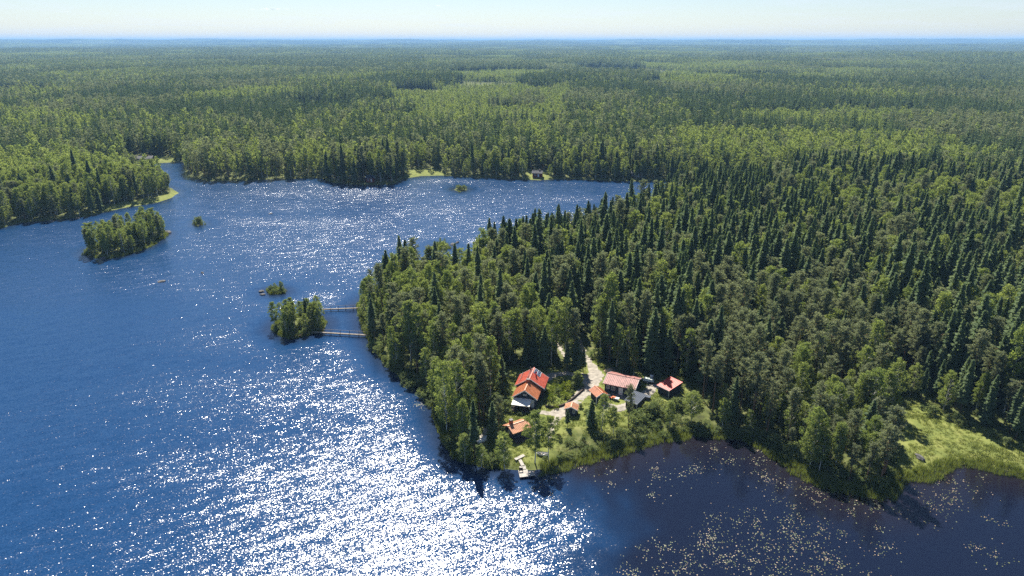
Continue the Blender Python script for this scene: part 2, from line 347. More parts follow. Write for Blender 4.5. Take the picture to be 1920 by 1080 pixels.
def spruce(H, Rm, base, lod):
    tb = TB(); lop = rng.random()*6; step = (.42, 1.1, 2.6)[lod]; nb = (8, 6, 5)[lod]
    z = H*base
    while z < H*.985:
        q = (z/H-base)/(1-base); L = Rm*(1-q)**.6*min(1, .55+q*4)
        off = rng.random()*6.28
        for j in range(nb):
            a = off + 6.283*j/nb + rng.normal()*.22
            if rng.random() < .12: continue
            l = L*rng.uniform(.45, 1.28)*(1 + .22*math.sin(a*2+lop) + .15*math.sin(z*.9+lop*2)) + .10; droop = .12 + .38*(1-q)
            dr = np.array((math.cos(a), math.sin(a), 0)); pr = np.array((-dr[1], dr[0], 0)); wd = max(.25*l, .2)*(1, 1.35, 1.9)[lod]
            zz = z + rng.normal()*.12*(1+lod)
            root = np.array((0, 0, zz + .1)); mid = dr*l*.55 + (0, 0, zz - droop*l*.35); tip = dr*l + (0, 0, zz - droop*l + .10*l)
            sag = (0, 0, -(.25+.25*l*.4))
            n = len(tb.v); tb.v += [root, mid + pr*wd + sag, tip, mid - pr*wd + sag, mid + (0, 0, .12)]
            tb.f += [(n, n+1, n+4), (n+1, n+2, n+4), (n+4, n+2, n+3), (n, n+4, n+3)]
            if lod == 0:
                for _ in range(3):
                    c = dr*l*rng.uniform(.35, 1) + pr*wd*rng.uniform(-.8, .8) + (0, 0, zz - droop*l*.5 - rng.uniform(.05, .35))
                    tb.leaf(c, rng.uniform(.3, .6))
        z += step*rng.uniform(.8, 1.2)*(1.0 - .35*q)
    for a in (0, 2.1, 4.2):   # leader
        n = len(tb.v); tb.v += [np.array((.14*math.cos(a), .14*math.sin(a), H*.94)), np.array((.14*math.cos(a+2.1), .14*math.sin(a+2.1), H*.94)), np.array((0, 0, H*1.01))]; tb.f.append((n, n+1, n+2))
    return tb, trunk_mb(H, .011*H, (6, 4, 3)[lod])
def clump(tb, c, rad, n, size, flat=.6):
    for _ in range(n):
        d = rng.normal(size=3); d /= np.linalg.norm(d); rr_ = rng.random()**.45
        p = c + d*rad*rr_*np.array((1, 1, flat))
        tb.leaf(p, size*rng.uniform(.7, 1.35), d*np.array((1, 1, 1.2))*.8)
def pine(H, Rm, base, lod):
    tb = TB(); tr = trunk_mb(H, .011*H, (6, 4, 3)[lod], .3); nb = (42, 19, 9)[lod]
    for i in range(nb):
        q = (i+rng.random())/nb; z = H*(base + (1-base)*q*.95); a = i*2.4 + rng.normal()*.4
        prof = (math.sin(min(q*1.25+.28, 1.0)*math.pi*.5))*(1-q**3*.62)
        l = Rm*prof*rng.uniform(.55, 1.15); d = np.array((math.cos(a), math.sin(a), 0)); rise = .25+.35*q
        tip = d*l + (0, 0, z + rise*l)
        if lod == 0: tr.tube([(0, 0, z), tuple(d*l*.5 + (0, 0, z+rise*l*.35)), tuple(tip)], [.06, .045, .02], 3)
        for k in range((3, 2, 1)[lod]):
            c = d*l*(1, .62, .35)[k] + np.array((0, 0, z + rise*l*(1, .5, .3)[k])) + rng.normal(size=3)*.15
            clump(tb, c, rng.uniform(.45, .85)*(1, 1.25, 1.7)[lod], (28, 13, 8)[lod], (.36, .68, 1.2)[lod], .62)
    clump(tb, np.array((0, 0, H*.97)), .7, (24, 10, 6)[lod], (.38, .6, .9)[lod], .8)
    return tb, tr
def birch(H, Rm, base, lod, flat=.85):
    tb = TB(); tr = trunk_mb(H, .0085*H, (6, 4, 3)[lod], .3); nb = (100, 36, 14)[lod]
    for i in range(nb):
        q = (i + rng.random())/nb; z = H*(base + (1-base)*q); a = i*2.399 + rng.normal()*.5
        prof = math.sin(math.pi*min(max(q*.86+.12, 0), 1))**.7
        l = Rm*prof*rng.uniform(.25, 1.12)**.7; d = np.array((math.cos(a), math.sin(a), 0))
        c = d*l + np.array((0, 0, z)) + rng.normal(size=3)*.2
        if lod == 0 and i % 2 == 0: tr.tube([(0, 0, max(z-l*.9, H*.12)), tuple(d*l*.5+(0, 0, z-l*.3)), tuple(c)], [.05, .035, .012], 3)
        clump(tb, c, rng.uniform(.6, 1.05)*(1, 1.25, 1.75)[lod]*.9, (44, 17, 9)[lod], (.36, .68, 1.2)[lod], flat)
    return tb, tr
def shrub(H, Rm, lod=0):
    tb = TB(); st = MB()
    for i in range(5):
        a = i*1.256+rng.random(); d = np.array((math.cos(a), math.sin(a), 0))*Rm*.5
        st.tube([(0, 0, -.2), tuple(d*.5+(0, 0, H*.4)), tuple(d+(0, 0, H*.75))], [.05, .035, .015], 3)
    for i in range(26):
        a = rng.random()*6.28; q = rng.random(); l = Rm*math.sqrt(rng.random())*(1-.45*q); z = H*(.12 + .8*q*(1-.35*(l/Rm)**2))
        clump(tb, np.array((math.cos(a)*l, math.sin(a)*l, z)), .5*min(Rm, 1.6)*rng.uniform(.5, .85), 24, .30, .8)
    return tb, st
BARK = {'spruce': 'bark_spruce', 'pine': 'bark_pine', 'birch': 'bark_birch', 'bush': 'bark_spruce'}
TPL = {}     # species -> list of (crown mesh, trunk mesh, height)
LOD = {}     # species -> list of single two-material meshes per lod
def joined(name, tb, tr, ml, mb):
    V = np.vstack([np.array(tb.v), np.array([tuple(map(float, p)) for p in tr.v])]); n0 = len(tb.v)
    me = bpy.data.meshes.new(name); me.from_pydata(V.tolist(), [], [tuple(f) for f in tb.f] + [tuple(i+n0 for i in f) for f in tr.f])
    me.materials.append(ml); me.materials.append(mb)
    me.polygons.foreach_set('material_index', np.array([0]*len(tb.f)+[1]*len(tr.f), np.int32)); me.update(); return me
SPEC = {'spruce': [(22, 2.6, .10), (22, 2.2, .24), (22, 2.9, .05), (22, 2.0, .34)],
        'pine': [(20, 2.5, .46), (20, 2.9, .40), (20, 2.1, .54), (20, 2.6, .30)],
        'birch': [(18, 2.8, .20), (18, 2.4, .30), (18, 3.2, .15), (18, 2.0, .26)]}
MAKE = {'spruce': spruce, 'pine': pine, 'birch': birch}
for sp, L in SPEC.items():
    TPL[sp] = []; LOD[sp] = {0: [], 1: [], 2: []}
    for H_, R_, b_ in L:
        tb, tr = MAKE[sp](H_, R_, b_, 0)
        TPL[sp].append((mesh_tris(sp+'_crown', tb, M[sp]), tr.mesh(sp+'_trunk', M[BARK[sp]]), H_))
        LOD[sp][0].append(joined(sp+'_near', tb, tr, M[sp], M[BARK[sp]]))
        for l in (1, 2):
            tb, tr = MAKE[sp](H_, R_*(1.0, 1.08, 1.2)[l], b_, l); LOD[sp][l].append(joined(f'{sp}_lod', tb, tr, M[sp], M[BARK[sp]]))
TPL['bush'] = []
for H_, R_ in ((3, 1.7), (3, 2.2), (3, 1.3)):
    tb, st = shrub(H_, R_); TPL['bush'].append((mesh_tris('bush_crown', tb, M['bush']), st.mesh('bush_stem', M['bark_spruce']), H_))
    LOD.setdefault('bush', {0: []})[0].append(joined('bush_near', tb, st, M['bush'], M['bark_spruce']))
# ------------------------------------------------------------------ geometry-nodes scatter (only for uncountable masses)
def scatter(name, label, meshes, pos, var, rotz, scl, kind='stuff', tilt=None):
    c = bpy.data.collections.new(name+'_templates')
    for i, me in enumerate(meshes):
        o = bpy.data.objects.new(f'{name}_template_{i:02d}', me); c.objects.link(o)
    me = bpy.data.meshes.new(name); n = len(pos); me.vertices.add(n); me.vertices.foreach_set('co', np.asarray(pos, np.float32).ravel())
    a = me.attributes.new('var', 'INT', 'POINT'); a.data.foreach_set('value', np.asarray(var, np.int32))
    r3 = np.zeros((n, 3), np.float32); r3[:, 2] = rotz
    if tilt is not None: r3[:, 0] = tilt
    a = me.attributes.new('rot', 'FLOAT_VECTOR', 'POINT'); a.data.foreach_set('vector', r3.ravel())
    a = me.attributes.new('scl', 'FLOAT_VECTOR', 'POINT'); a.data.foreach_set('vector', np.asarray(scl, np.float32).ravel())
    o = link(bpy.data.objects.new(name, me)); tag(o, label, None, None, kind)
    g = bpy.data.node_groups.new(name, 'GeometryNodeTree')
    g.interface.new_socket('Geometry', in_out='INPUT', socket_type='NodeSocketGeometry'); g.interface.new_socket('Geometry', in_out='OUTPUT', socket_type='NodeSocketGeometry')
    gi = g.nodes.new('NodeGroupInput'); go = g.nodes.new('NodeGroupOutput'); ip = g.nodes.new('GeometryNodeInstanceOnPoints')
    ci = g.nodes.new('GeometryNodeCollectionInfo'); ci.inputs['Collection'].default_value = c; ci.inputs['Separate Children'].default_value = True; ci.inputs['Reset Children'].default_value = True
    def na(nm, ty):
        x = g.nodes.new('GeometryNodeInputNamedAttribute'); x.data_type = ty; x.inputs['Name'].default_value = nm
        return next(s for s in x.outputs if s.enabled and s.name == 'Attribute')
    g.links.new(gi.outputs[0], ip.inputs['Points']); g.links.new(ci.outputs[0], ip.inputs['Instance']); ip.inputs['Pick Instance'].default_value = True
    g.links.new(na('var', 'INT'), ip.inputs['Instance Index'])
    er = g.nodes.new('FunctionNodeEulerToRotation'); g.links.new(na('rot', 'FLOAT_VECTOR'), er.inputs[0]); g.links.new(er.outputs[0], ip.inputs['Rotation'])
    g.links.new(na('scl', 'FLOAT_VECTOR'), ip.inputs['Scale']); g.links.new(ip.outputs[0], go.inputs[0])
    md = o.modifiers.new('scatter', 'NODES'); md.node_group = g
    return o
# ------------------------------------------------------------------ where trees stand
def grid_points(r0, r1, cell, azlim=44):
    xm = r1*math.sin(R(azlim)); xs = np.arange(-xm, xm, cell); ys = np.arange(r0*math.cos(R(azlim)), r1, cell)
    x, y = np.meshgrid(xs, ys); x = x.ravel() + rng.uniform(-.46, .46, x.size)*cell; y = y.ravel() + rng.uniform(-.46, .46, y.size)*cell
    d = np.hypot(x, y); k = (d >= r0) & (d < r1) & (np.abs(np.degrees(np.arctan2(x, y))) < azlim)
    return x[k], y[k]
OPEN_SPOTS = []     # (x, y, r) building footprints etc.
def tree_field(x, y):
    s = shore(x, y); d = np.hypot(x, y)
    ok = s > 1.2
    ok &= sdist(YARD_W, x, y) < -1.5
    ok &= sdist(MEADOW_W, x, y) < -.5
    ok &= (line_d(x, y) > 1.3) & (sdist(BANK_W, x, y) < 0)
    for c in CLEAR_W: ok &= sdist(c, x, y) < 0
    return ok, s, d
_st = rng.random((256, 256, 4))
def stand(x, y, cx_=150.0, cy_=210.0):
    """forest stands: nearest seed on a jittered grid, returns a random number per stand"""
    wx_ = x + 50*(fnoise(x/70, y/70, 2)-.5); wy_ = y + 50*(fnoise(x/70+9, y/70+4, 2)-.5); gx_ = np.floor(wx_/cx_).astype(np.int64); gy_ = np.floor(wy_/cy_).astype(np.int64); best = np.full(x.shape, 1e18); val = np.zeros(x.shape)
    for i in (-1, 0, 1):
        for j in (-1, 0, 1):
            c = _st[(gx_+i) & 255, (gy_+j) & 255]; dd_ = ((gx_+i+c[..., 0])*cx_-wx_)**2/cx_**2 + ((gy_+j+c[..., 1])*cy_-wy_)**2/cy_**2
            k = dd_ < best; best = np.where(k, dd_, best); val = np.where(k, c[..., 2], val)
    return val
def species(x, y, s, d):
    """probabilities (spruce, pine, birch), height factor, density"""
    px, py = project(x, y, 1.5*np.ones_like(x))
    n = len(x); ps = np.full(n, .60); pp = np.full(n, .19); hf = np.ones(n); den = np.ones(n)
    def setz(mask, a, b_, h=None, dn=None):
        ps[mask] = a; pp[mask] = b_
        if h is not None: hf[mask] = h
        if dn is not None: den[mask] = dn
    nb = fnoise(x/95+31, y/130+7, 3); n2 = fnoise(x/210+11, y/240+3, 2)
    far = py < 345
    sv = stand(x, y)
    for lo, hi, q in ((0, .30, (.88, .07)), (.30, .55, (.52, .20)), (.55, .68, (.22, .66)), (.68, .87, (.12, .10, .92)), (.87, .965, (.08, .05, .5)), (.965, 1, (.3, .2, .4, .10))): setz(far & (sv >= lo) & (sv < hi), *q)
    jx_ = px + np.where(far, 420, 160)*(fnoise(x/60+5, y/90+1, 3)-.5); jy_ = py + np.where(far, 30, 60)*(fnoise(x/50+8, y/70+6, 2)-.5)
    box = lambda a, b_, c, e: (jx_ > a) & (jx_ < b_) & (jy_ > c) & (jy_ < e)
    setz(box(735, 1120, 172, 252) & (nb > .38), .10, .06, .72); setz(box(1430, 1720, 225, 268) & (nb > .3), .06, .05, .75)
    setz(box(900, 1050, 262, 290), .08, .08, .8); setz(box(0, 150, 180, 330) & (nb > .42), .12, .10)
    setz(box(1250, 1420, 490, 530) & (nb > .40), .25, .10); setz(box(1560, 1960, 395, 462) & (nb > .40), .22, .12)
    setz(box(1330, 1600, 600, 690) & (nb > .36), .22, .66, .9); setz(box(1270, 1700, 690, 850), .14, .64, .84)
    setz(box(1700, 2000, 700, 850), .60, .28)
    north = (s < 22) & far & (d < 700); setz(north, .22, .26, .85)
    setz((s < 9) & far & (d < 700), .10, .10, .62)
    setz(box(340, 760, 296, 350), .14, .40, .95); setz(box(-200, 335, 318, 470), .07, .13, .95)
    tip = sdist(ground_poly(TIP, 1.5), x, y) > 0; setz(tip, .08, .32, .90); hf[tip & (px > 780) & (px < 880) & (py < 545)] = .5
    setz((py > 345) & (s < 5) & (d > 130), .15, .15, .55); hf[(py > 345) & (py < 520) & (s > 5) & (s < 30)] *= .86
    gro = sdist(ground_poly(GROVE, 1.0), x, y) > 0; setz(gro, .02, .62, .66, 1.0)
    hf[(sdist(MEADOW_W, x, y) > -9) & ~gro] *= .55
    for k, P in isl_w.items():
        i = sdist(P, x, y) > 0
        setz(i, *{'big': (.0, .08, .58), 'bridge': (.04, .16, .5)}.get(k, (.0, .0, .25)))
    return ps, pp, hf, den, px, py
def make_field(r0, r1, cell):
    x, y = grid_points(r0, r1, cell)
    ok, s, d = tree_field(x, y); x, y, s, d = x[ok], y[ok], s[ok], d[ok]
    ps, pp, hf, den, px, py = species(x, y, s, d)
    u = rng.random(len(x)); sp = np.where(u < ps, 0, np.where(u < ps+pp, 1, 2))
    small = rng.random(len(x)) < .16
    hgt = np.choose(sp, [21.0, 18.5, 17.0])*hf*rng.normal(1, .17, len(x)).clip(.55, 1.4)*np.where(small, rng.uniform(.4, .75, len(x)), 1)
    keep = rng.random(len(x)) < den
    z = height(x, y, s)
    a = np.stack([x, y, z, sp, hgt, s, d, px, py], 1)[keep]
    return a
SPN = ['spruce', 'pine', 'birch']
near = make_field(95, 480, 3.55)
isl = (near[:, 7] > -400) & (near[:, 7] < 2350)
near = near[isl]
for k in ('small', 'bush', 'rocky', 'reed'):   # tiny islets are planted by hand
    near = near[sdist(isl_w[k], near[:, 0], near[:, 1]) < .5]
def planted(key, n, hf):
    P = isl_w[key]; c = rng.uniform(P.min(0), P.max(0), (n*6, 2)); sd_ = sdist(P, c[:, 0], c[:, 1]); c = c[sd_ > .7][:n]; x, y = c[:, 0], c[:, 1]; s_ = shore(x, y); z = height(x, y, s_); px, py = project(x, y, z)
    return np.stack([x, y, z, np.where(rng.random(len(x)) < .14, 1, 2), 17*hf*rng.uniform(.55, 1.1, len(x)), s_, np.hypot(x, y), px, py], 1)
near = np.vstack([near, planted('big', 34, .55), planted('bridge', 16, .5)])
mid = make_field(480, 1500, 4.5)
# ------------------------------------------------------------------ hand-placed trees near the buildings: (species, base px, base py, top py, width factor, label)
HAND = [
 ('birch', 1003, 868, 775, 1.15, 'tall drooping birch at the shore beside the swimming jetty'), ('birch', 1028, 862, 782, 1.0, 'second drooping birch at the shore, just behind the one beside the jetty'),
 ('birch', 1128, 808, 740, .9, 'slender birch in front of the small orange-roofed annex'), ('spruce', 1107, 800, 748, 1.1, 'small dark spruce beside the slender birch below the gravel yard'),
 ('birch', 1150, 815, 762, 1.0, 'young pale birch below the garage yard'), ('pine', 1178, 800, 722, .7, 'narrow tree rising in front of the grey-roofed woodshed'),
 ('birch', 946, 880, 814, 1.1, 'young birch between the sauna and the jetty'), ('birch', 872, 868, 814, 1.0, 'bushy birch on the shore below the upturned boat'),
 ('birch', 903, 877, 838, 1.2, 'broad low willow-like tree on the shore by the upturned boat'), ('spruce', 923, 826, 752, 1.15, 'dark spruce standing close beside the sauna'),
 ('pine', 934, 812, 742, .9, 'slim pine behind the dark spruce next to the sauna'), ('birch', 838, 812, 684, .9, 'tall bright birch on the west shore beside the water'),
 ('birch', 858, 800, 680, .85, 'tall birch just inland of the bright birch on the west shore'), ('birch', 826, 770, 690, 1.0, 'shore birch leaning over the glittering water'),
 ('spruce', 896, 744, 645, .95, 'tall narrow spruce west of the main house'), ('spruce', 942, 734, 664, .95, 'dark spruce just west of the red-roofed main house'),
 ('spruce', 885, 772, 716, .9, 'small spruce in the clearing west of the main house'), ('spruce', 868, 790, 722, .9, 'spruce among birches near the west shore'),
 ('spruce', 1000, 686, 620, 1.0, 'dense spruce right behind the main house ridge'), ('spruce', 1018, 690, 612, 1.1, 'taller dense spruce behind the main house solar panel'), ('spruce', 984, 688, 632, .9, 'smaller spruce behind the main house chimney'),
 ('spruce', 1063, 698, 645, 1.1, 'spruce at the turn of the gravel drive'), ('spruce', 1080, 700, 632, 1.1, 'taller spruce at the turn of the gravel drive'), ('spruce', 1093, 698, 650, 1.0, 'small spruce touching the gravel drive'),
 ('spruce', 1168, 704, 634, 1.05, 'broad spruce behind the garage roof'), ('birch', 1188, 706, 648, .9, 'light birch beside the broad spruce behind the garage'),
 ('spruce', 1232, 712, 668, .9, 'small spruce between the garage and the red-roofed shed'),
 ('birch', 1296, 790, 735, 1.2, 'leafy birch in front of the small red-roofed shed'),
 ('birch', 1044, 812, 782, .8, 'sapling by the small tan-roofed shed'), ('spruce', 1064, 800, 768, .9, 'small spruce in front of the tan-roofed shed'),
 ('birch', 1255, 800, 752, 1.2, 'birch sapling above the reed bank below the red shed'), ('birch', 1082, 722, 696, 2.0, 'round leafy garden tree beside the gravel turn'),
]
hand = []
for sp, bx_, by_, ty, wf, lab in HAND:
    x, y, z = place(bx_, by_)
    dcam = y*CP - (z-CAMH)*SP
    hh = (by_-ty)*dcam/FPX/math.cos(PITCH + math.atan((by_-540)/FPX))*.97
    hand.append((x, y, z, sp, hh, wf, lab))
hx = np.array([(q[0], q[1]) for q in hand])
dd = np.min(np.hypot(near[:, 0][:, None]-hx[:, 0], near[:, 1][:, None]-hx[:, 1]), 1); near = near[dd > 2.2]
# ------------------------------------------------------------------ which near trees are seen largest (coarse depth buffer)
buf = np.zeros((270, 480), bool); vis = np.zeros(len(near))
for i in np.argsort(near[:, 6]):
    x, y, z, sp, hg = near[i, :5]; px0, py0 = project(x, y, z); px1, py1 = project(x, y, z+hg)
    wpx = FPX*1.5/ math.hypot(y, CAMH)
    a, b_, c, e = int((px0-wpx)/4), int((px0+wpx)/4)+1, int(py1/4), int(py0/4)+1
    if b_ <= 0 or a >= 480 or e <= 0 or c >= 270: continue
    sub = buf[max(c, 0):e, max(a, 0):b_]; vis[i] = (~sub).sum()*16; sub[:] = True
chosen = np.zeros(len(near), bool)
HN = {s_: sum(1 for q in hand if q[3] == s_) for s_ in SPN}
for si in range(3):
    ii = np.where(near[:, 3] == si)[0]; ii = ii[np.argsort(-vis[ii])][:298-HN[SPN[si]]]; chosen[ii[vis[ii] > 60]] = True
def put_tree(sp, x, y, z, hgt, wf, label, group, name=None):
    k = random.randrange(len(TPL[sp])); cr, tr, H_ = TPL[sp][k]; f = hgt/H_
    wd = (f**.75)*wf*random.uniform(.9, 1.12)
    o = thing(name or sp+'_tree', label, 'bush' if sp == 'bush' else sp, (x, y, z), random.random()*6.28, group)
    o.scale = (wd, wd, f); o.rotation_euler = (random.gauss(0, .015), random.gauss(0, .015), o.rotation_euler[2])
    link(bpy.data.objects.new('stem' if sp == 'bush' else 'trunk', tr), o); link(bpy.data.objects.new('crown', cr), o)
    return o
def region(x, y, px, py, s):
    X1, Y1 = np.array([x]), np.array([y])
    ins = lambda P: sdist(P, X1, Y1)[0] > 0
    if ins(isl_w['big']): return 'on the large wooded islet out in the lake'
    if ins(isl_w['bridge']): return 'on the islet with two footbridges'
    if ins(ground_poly(GROVE, 1.0)): return 'in the pine grove beside the meadow'
    edge = 'on the shore edge' if s < 7 else 'in the wood'
    if ins(ground_poly(TIP, 1.5)):
        return f'{edge} ' + ('near the footbridges' if py < 650 else 'west of the main house')
    if px < 340: return f'{edge} on the wooded point across the lake'
    if py < 345: return f'{edge} on the far side of the lake'
    if px > 1690 and py > 640: return 'in the tall stand behind the open meadow'
    if px > 1270 and py > 690: return ('on the bank ' if s < 9 else 'in the mixed stand ') + 'between the red shed and the grove'
    if px > 1270 and py > 600: return 'in the stand set back behind the pine grove'
    if py > 640 and px > 1130: return 'directly behind the garage'
    if py > 560: return 'in the wood behind the gravel drive' if px > 990 else 'in the wood north of the main house'
    if s < 25: return 'along the hidden north shore of the peninsula'
    return 'deep in the forest ' + ('above the garage' if px < 1300 else 'above the pine grove' if px < 1650 else 'above the meadow')
ADJ = {'spruce': ('young pointed green spruce', 'dark conical spruce', 'tall dark spruce'), 'pine': ('short bushy pine', 'bare-stemmed grey-green pine', 'tall long-stemmed pine'),
       'birch': ('low leafy young birch', 'light green birch', 'tall bright green birch')}
ORD = ['first', 'second', 'third', 'fourth', 'fifth', 'sixth', 'seventh', 'eighth', 'ninth', 'tenth']
classes = {}
for i in np.where(chosen)[0]:
    x, y, z, sp, hg, s, d, px, py = near[i]; sp = SPN[int(sp)]
    rg = region(x, y, px, py, s); a = ADJ[sp][0 if hg < 11 else 1 if hg < 18.5 else 2]
    classes.setdefault((a, rg, sp), []).append(i)
for (a, rg, sp), L in classes.items():
    L.sort(key=lambda i: near[i, 7])
    for k, i in enumerate(L):   # small classes are told apart by their order from the west
        lab = f'{ORD[min(k, 9)]} {a} from the west {rg}'; lab = f'{a} {rg}' if len(L) == 1 or len(L) > 10 or len(lab.replace('-', ' ').split()) > 16 else lab
        put_tree(sp, near[i, 0], near[i, 1], near[i, 2]-.05, near[i, 4], 1.0, lab, f'{sp} trees {rg}')
for x, y, z, sp, hh, wf, lab in hand: put_tree(sp, x, y, z-.05, hh, wf*1.05, lab, None)
# the rest of the wood
rest = near[~chosen]
def forest(name, label, A, lodf, wmul=1.0):
    for si, sp in enumerate(SPN):
        B = A[A[:, 3] == si]; n = len(B)
        f = B[:, 4]/SPEC[sp][0][0]; wd = f**.75*rng.uniform(.88, 1.15, n)*wmul
        scatter(f'{sp}_{name}', f'{label} of {sp}', LOD[sp][lodf], B[:, :3], rng.integers(0, 4, n), rng.random(n)*6.28, np.stack([wd, wd, f], 1), tilt=rng.normal(0, .03, n))
forest('wood', 'dense wood around the lake', rest, 0)
forest('forest', 'forest beyond the lake', mid, 1, 1.12)
# forest further off: one patch of trees per point
def patch(size, cell, mix, hf):
    tbs = []; V = []; Fc = []; MI = []
    n0 = 0
    for ix in range(int(size/cell)):
        for iy in range(int(size/cell)):
            u = rng.random(); sp = 0 if u < mix[0] else 1 if u < mix[0]+mix[1] else 2
            me = LOD[SPN[sp]][2][rng.integers(4)]
            v = np.empty(len(me.vertices)*3, np.float32); me.vertices.foreach_get('co', v); v = v.reshape(-1, 3).copy()
            f = (.95, .92, .95)[sp]*hf*rng.normal(1, .14); a = rng.random()*6.28; ww = f*1.25*max(1, cell/6.6)
            x = v[:, 0]*math.cos(a)-v[:, 1]*math.sin(a); y = v[:, 0]*math.sin(a)+v[:, 1]*math.cos(a)
            v = np.stack([x*ww + (ix+rng.random())*cell-size/2, y*ww + (iy+rng.random())*cell-size/2, v[:, 2]*f - .5], 1)
            V.append(v); Fc += [tuple(i+n0 for i in p.vertices) for p in me.polygons]; MI += [sp*2 + p.material_index for p in me.polygons]; n0 += len(v)
    me = bpy.data.meshes.new('forest_patch'); me.from_pydata(np.vstack(V).tolist(), [], Fc)
    for sp in SPN: me.materials.append(M[sp]); me.materials.append(M[BARK[sp]])
    me.polygons.foreach_set('material_index', np.array(MI, np.int32)); me.update(); return me
MIX = [(.85, .1, .05), (.55, .2, .25), (.3, .55, .15), (.15, .1, .75), (.1, .05, .85)]
def patches(name, r0, r1, size, cell):
    ms = [patch(size, cell, m, h) for m, h in zip(MIX, (1, .98, .92, .85, .55))]
    x, y = grid_points(r0, r1, size*.93, 43); s = shore(x, y); k = s > size*.5; x, y, s = x[k], y[k], s[k]
    for c in CLEAR_W:
        k = sdist(c, x, y) < size*.3; x, y, s = x[k], y[k], s[k]
    n = len(x); sv = stand(x, y) if size < 40 else stand(x, y, 260.0*size/64, 420.0*size/64); nb = fnoise(x/150+31, y/330+7, 3)
    v = np.digitize(sv, [.32, .56, .68, .86])
    px, py = project(x, y, 0*x+5); px = px + 420*(fnoise(x/160+5, y/240+1, 3)-.5); gl = (px > 735) & (px < 1120) & (py > 150) & (py < 200) & (nb > .46); v = np.where(gl, 3, v)
    z = height(x, y, s)
    scatter(name, 'unbroken forest stretching to the horizon', ms, np.stack([x, y, z], 1), v, rng.integers(0, 4, n)*1.5708 + rng.normal(0, .1, n), np.stack([np.ones(n), np.ones(n), rng.uniform(.88, 1.12, n)], 1))
patches('forest_distance', 1500, 3200, 30, 4.6)
patches('forest_horizon', 3200, 8500, 64, 6.6)
patches('forest_skyline', 8500, 20000, 150, 13.0)
#@@PART2
# ------------------------------------------------------------------ gravel drives (draped sheet just above the ground)
M['gravel'] = plain('gravel', (.28,.25,.205), .95, .35, 1.0)
gxs, gys = np.meshgrid(np.arange(-12, 50, .4), np.arange(128, 222, .4)); gsh = gxs.shape
ld = line_d(gxs.ravel(), gys.ravel()).reshape(gsh) + (fnoise(gxs/1.7, gys/1.7, 3)-.5)*1.3
gzz = height(gxs.ravel(), gys.ravel()).reshape(gsh) + .05
gi_ = np.arange(gxs.size).reshape(gsh); inside = (ld[:-1, :-1] < 0) & (ld[1:, :-1] < 0) & (ld[1:, 1:] < 0) & (ld[:-1, 1:] < 0)
gq = np.stack([gi_[:-1, :-1], gi_[:-1, 1:], gi_[1:, 1:], gi_[1:, :-1]], -1)[inside]
use, inv = np.unique(gq.ravel(), return_inverse=True)
pm = np_mesh('gravel_path', np.stack([gxs.ravel(), gys.ravel(), gzz.ravel()], 1)[use], inv.reshape(-1, 4), M['gravel']); pm.polygons.foreach_set('use_smooth', np.ones(len(gq), bool))
tag(link(bpy.data.objects.new('gravel_path', pm)), 'pale gravel drive through the yard', None, None, 'structure')
# ------------------------------------------------------------------ building materials
def metal_roof(name, c, rough=.45, wear=.2): return plain(name, c, rough, wear, 1.2, .4)
M['roof_red'] = metal_roof('red_sheet_roof', (.48,.10,.06)); M['roof_orange'] = metal_roof('orange_tile_roof', (.46,.17,.075)); M['roof_pink'] = metal_roof('faded_red_roof', (.32,.14,.115), .6, .35)
M['roof_bright'] = metal_roof('bright_red_roof', (.56,.08,.05)); M['roof_tan'] = metal_roof('tan_roof', (.50,.245,.135)); M['roof_grey'] = metal_roof('grey_felt_roof', (.05,.062,.085), .8)
M['wall_dark'] = plain('dark_blue_boards', (.028,.034,.048), .8, .3, 2.5); M['wall_log'] = plain('dark_log_wall', (.05,.042,.04), .8, .35, 2.5); M['wall_brown'] = plain('brown_board_wall', (.13,.085,.05), .8, .3)
M['white'] = plain('white_paint', (.62,.62,.60), .6, .08); M['brick'] = plain('red_brick', (.40,.12,.055), .85, .3, 6); M['glass'] = plain('window_glass', (.03,.04,.05), .12, .1, 1, .6)
M['plank'] = plain('weathered_planks', (.22,.19,.155), .85, .25, 3); M['pale_plank'] = plain('bleached_planks', (.37,.34,.30), .85, .25, 3); M['dark_wood'] = plain('dark_wood', (.07,.05,.04), .85, .3, 3); M['steel'] = plain('dark_steel', (.06,.05,.05), .5, .2)
M['solar'] = plain('solar_cells', (.02,.045,.11), .25, .2, 2, .5); M['canvas'] = plain('white_canvas', (.78,.75,.68), .8, .05); M['red_paint'] = plain('red_paint', (.55,.03,.02), .5, .1)
M['stone'] = plain('grey_rock', (.11,.105,.10), .9, .4, 1.5); M['sand'] = plain('sand', (.42,.31,.20), .95, .2, 2); M['rubber'] = plain('rubber', (.02,.02,.02), .8, .2); M['tarp'] = plain('pale_tarpaulin', (.50,.55,.48), .6, .2, 2)
M['edge'] = plain('dark_timber_edging', (.055,.04,.032), .9, .4, 3); M['orange_paint'] = plain('orange_paint', (.72,.13,.03), .5, .1)
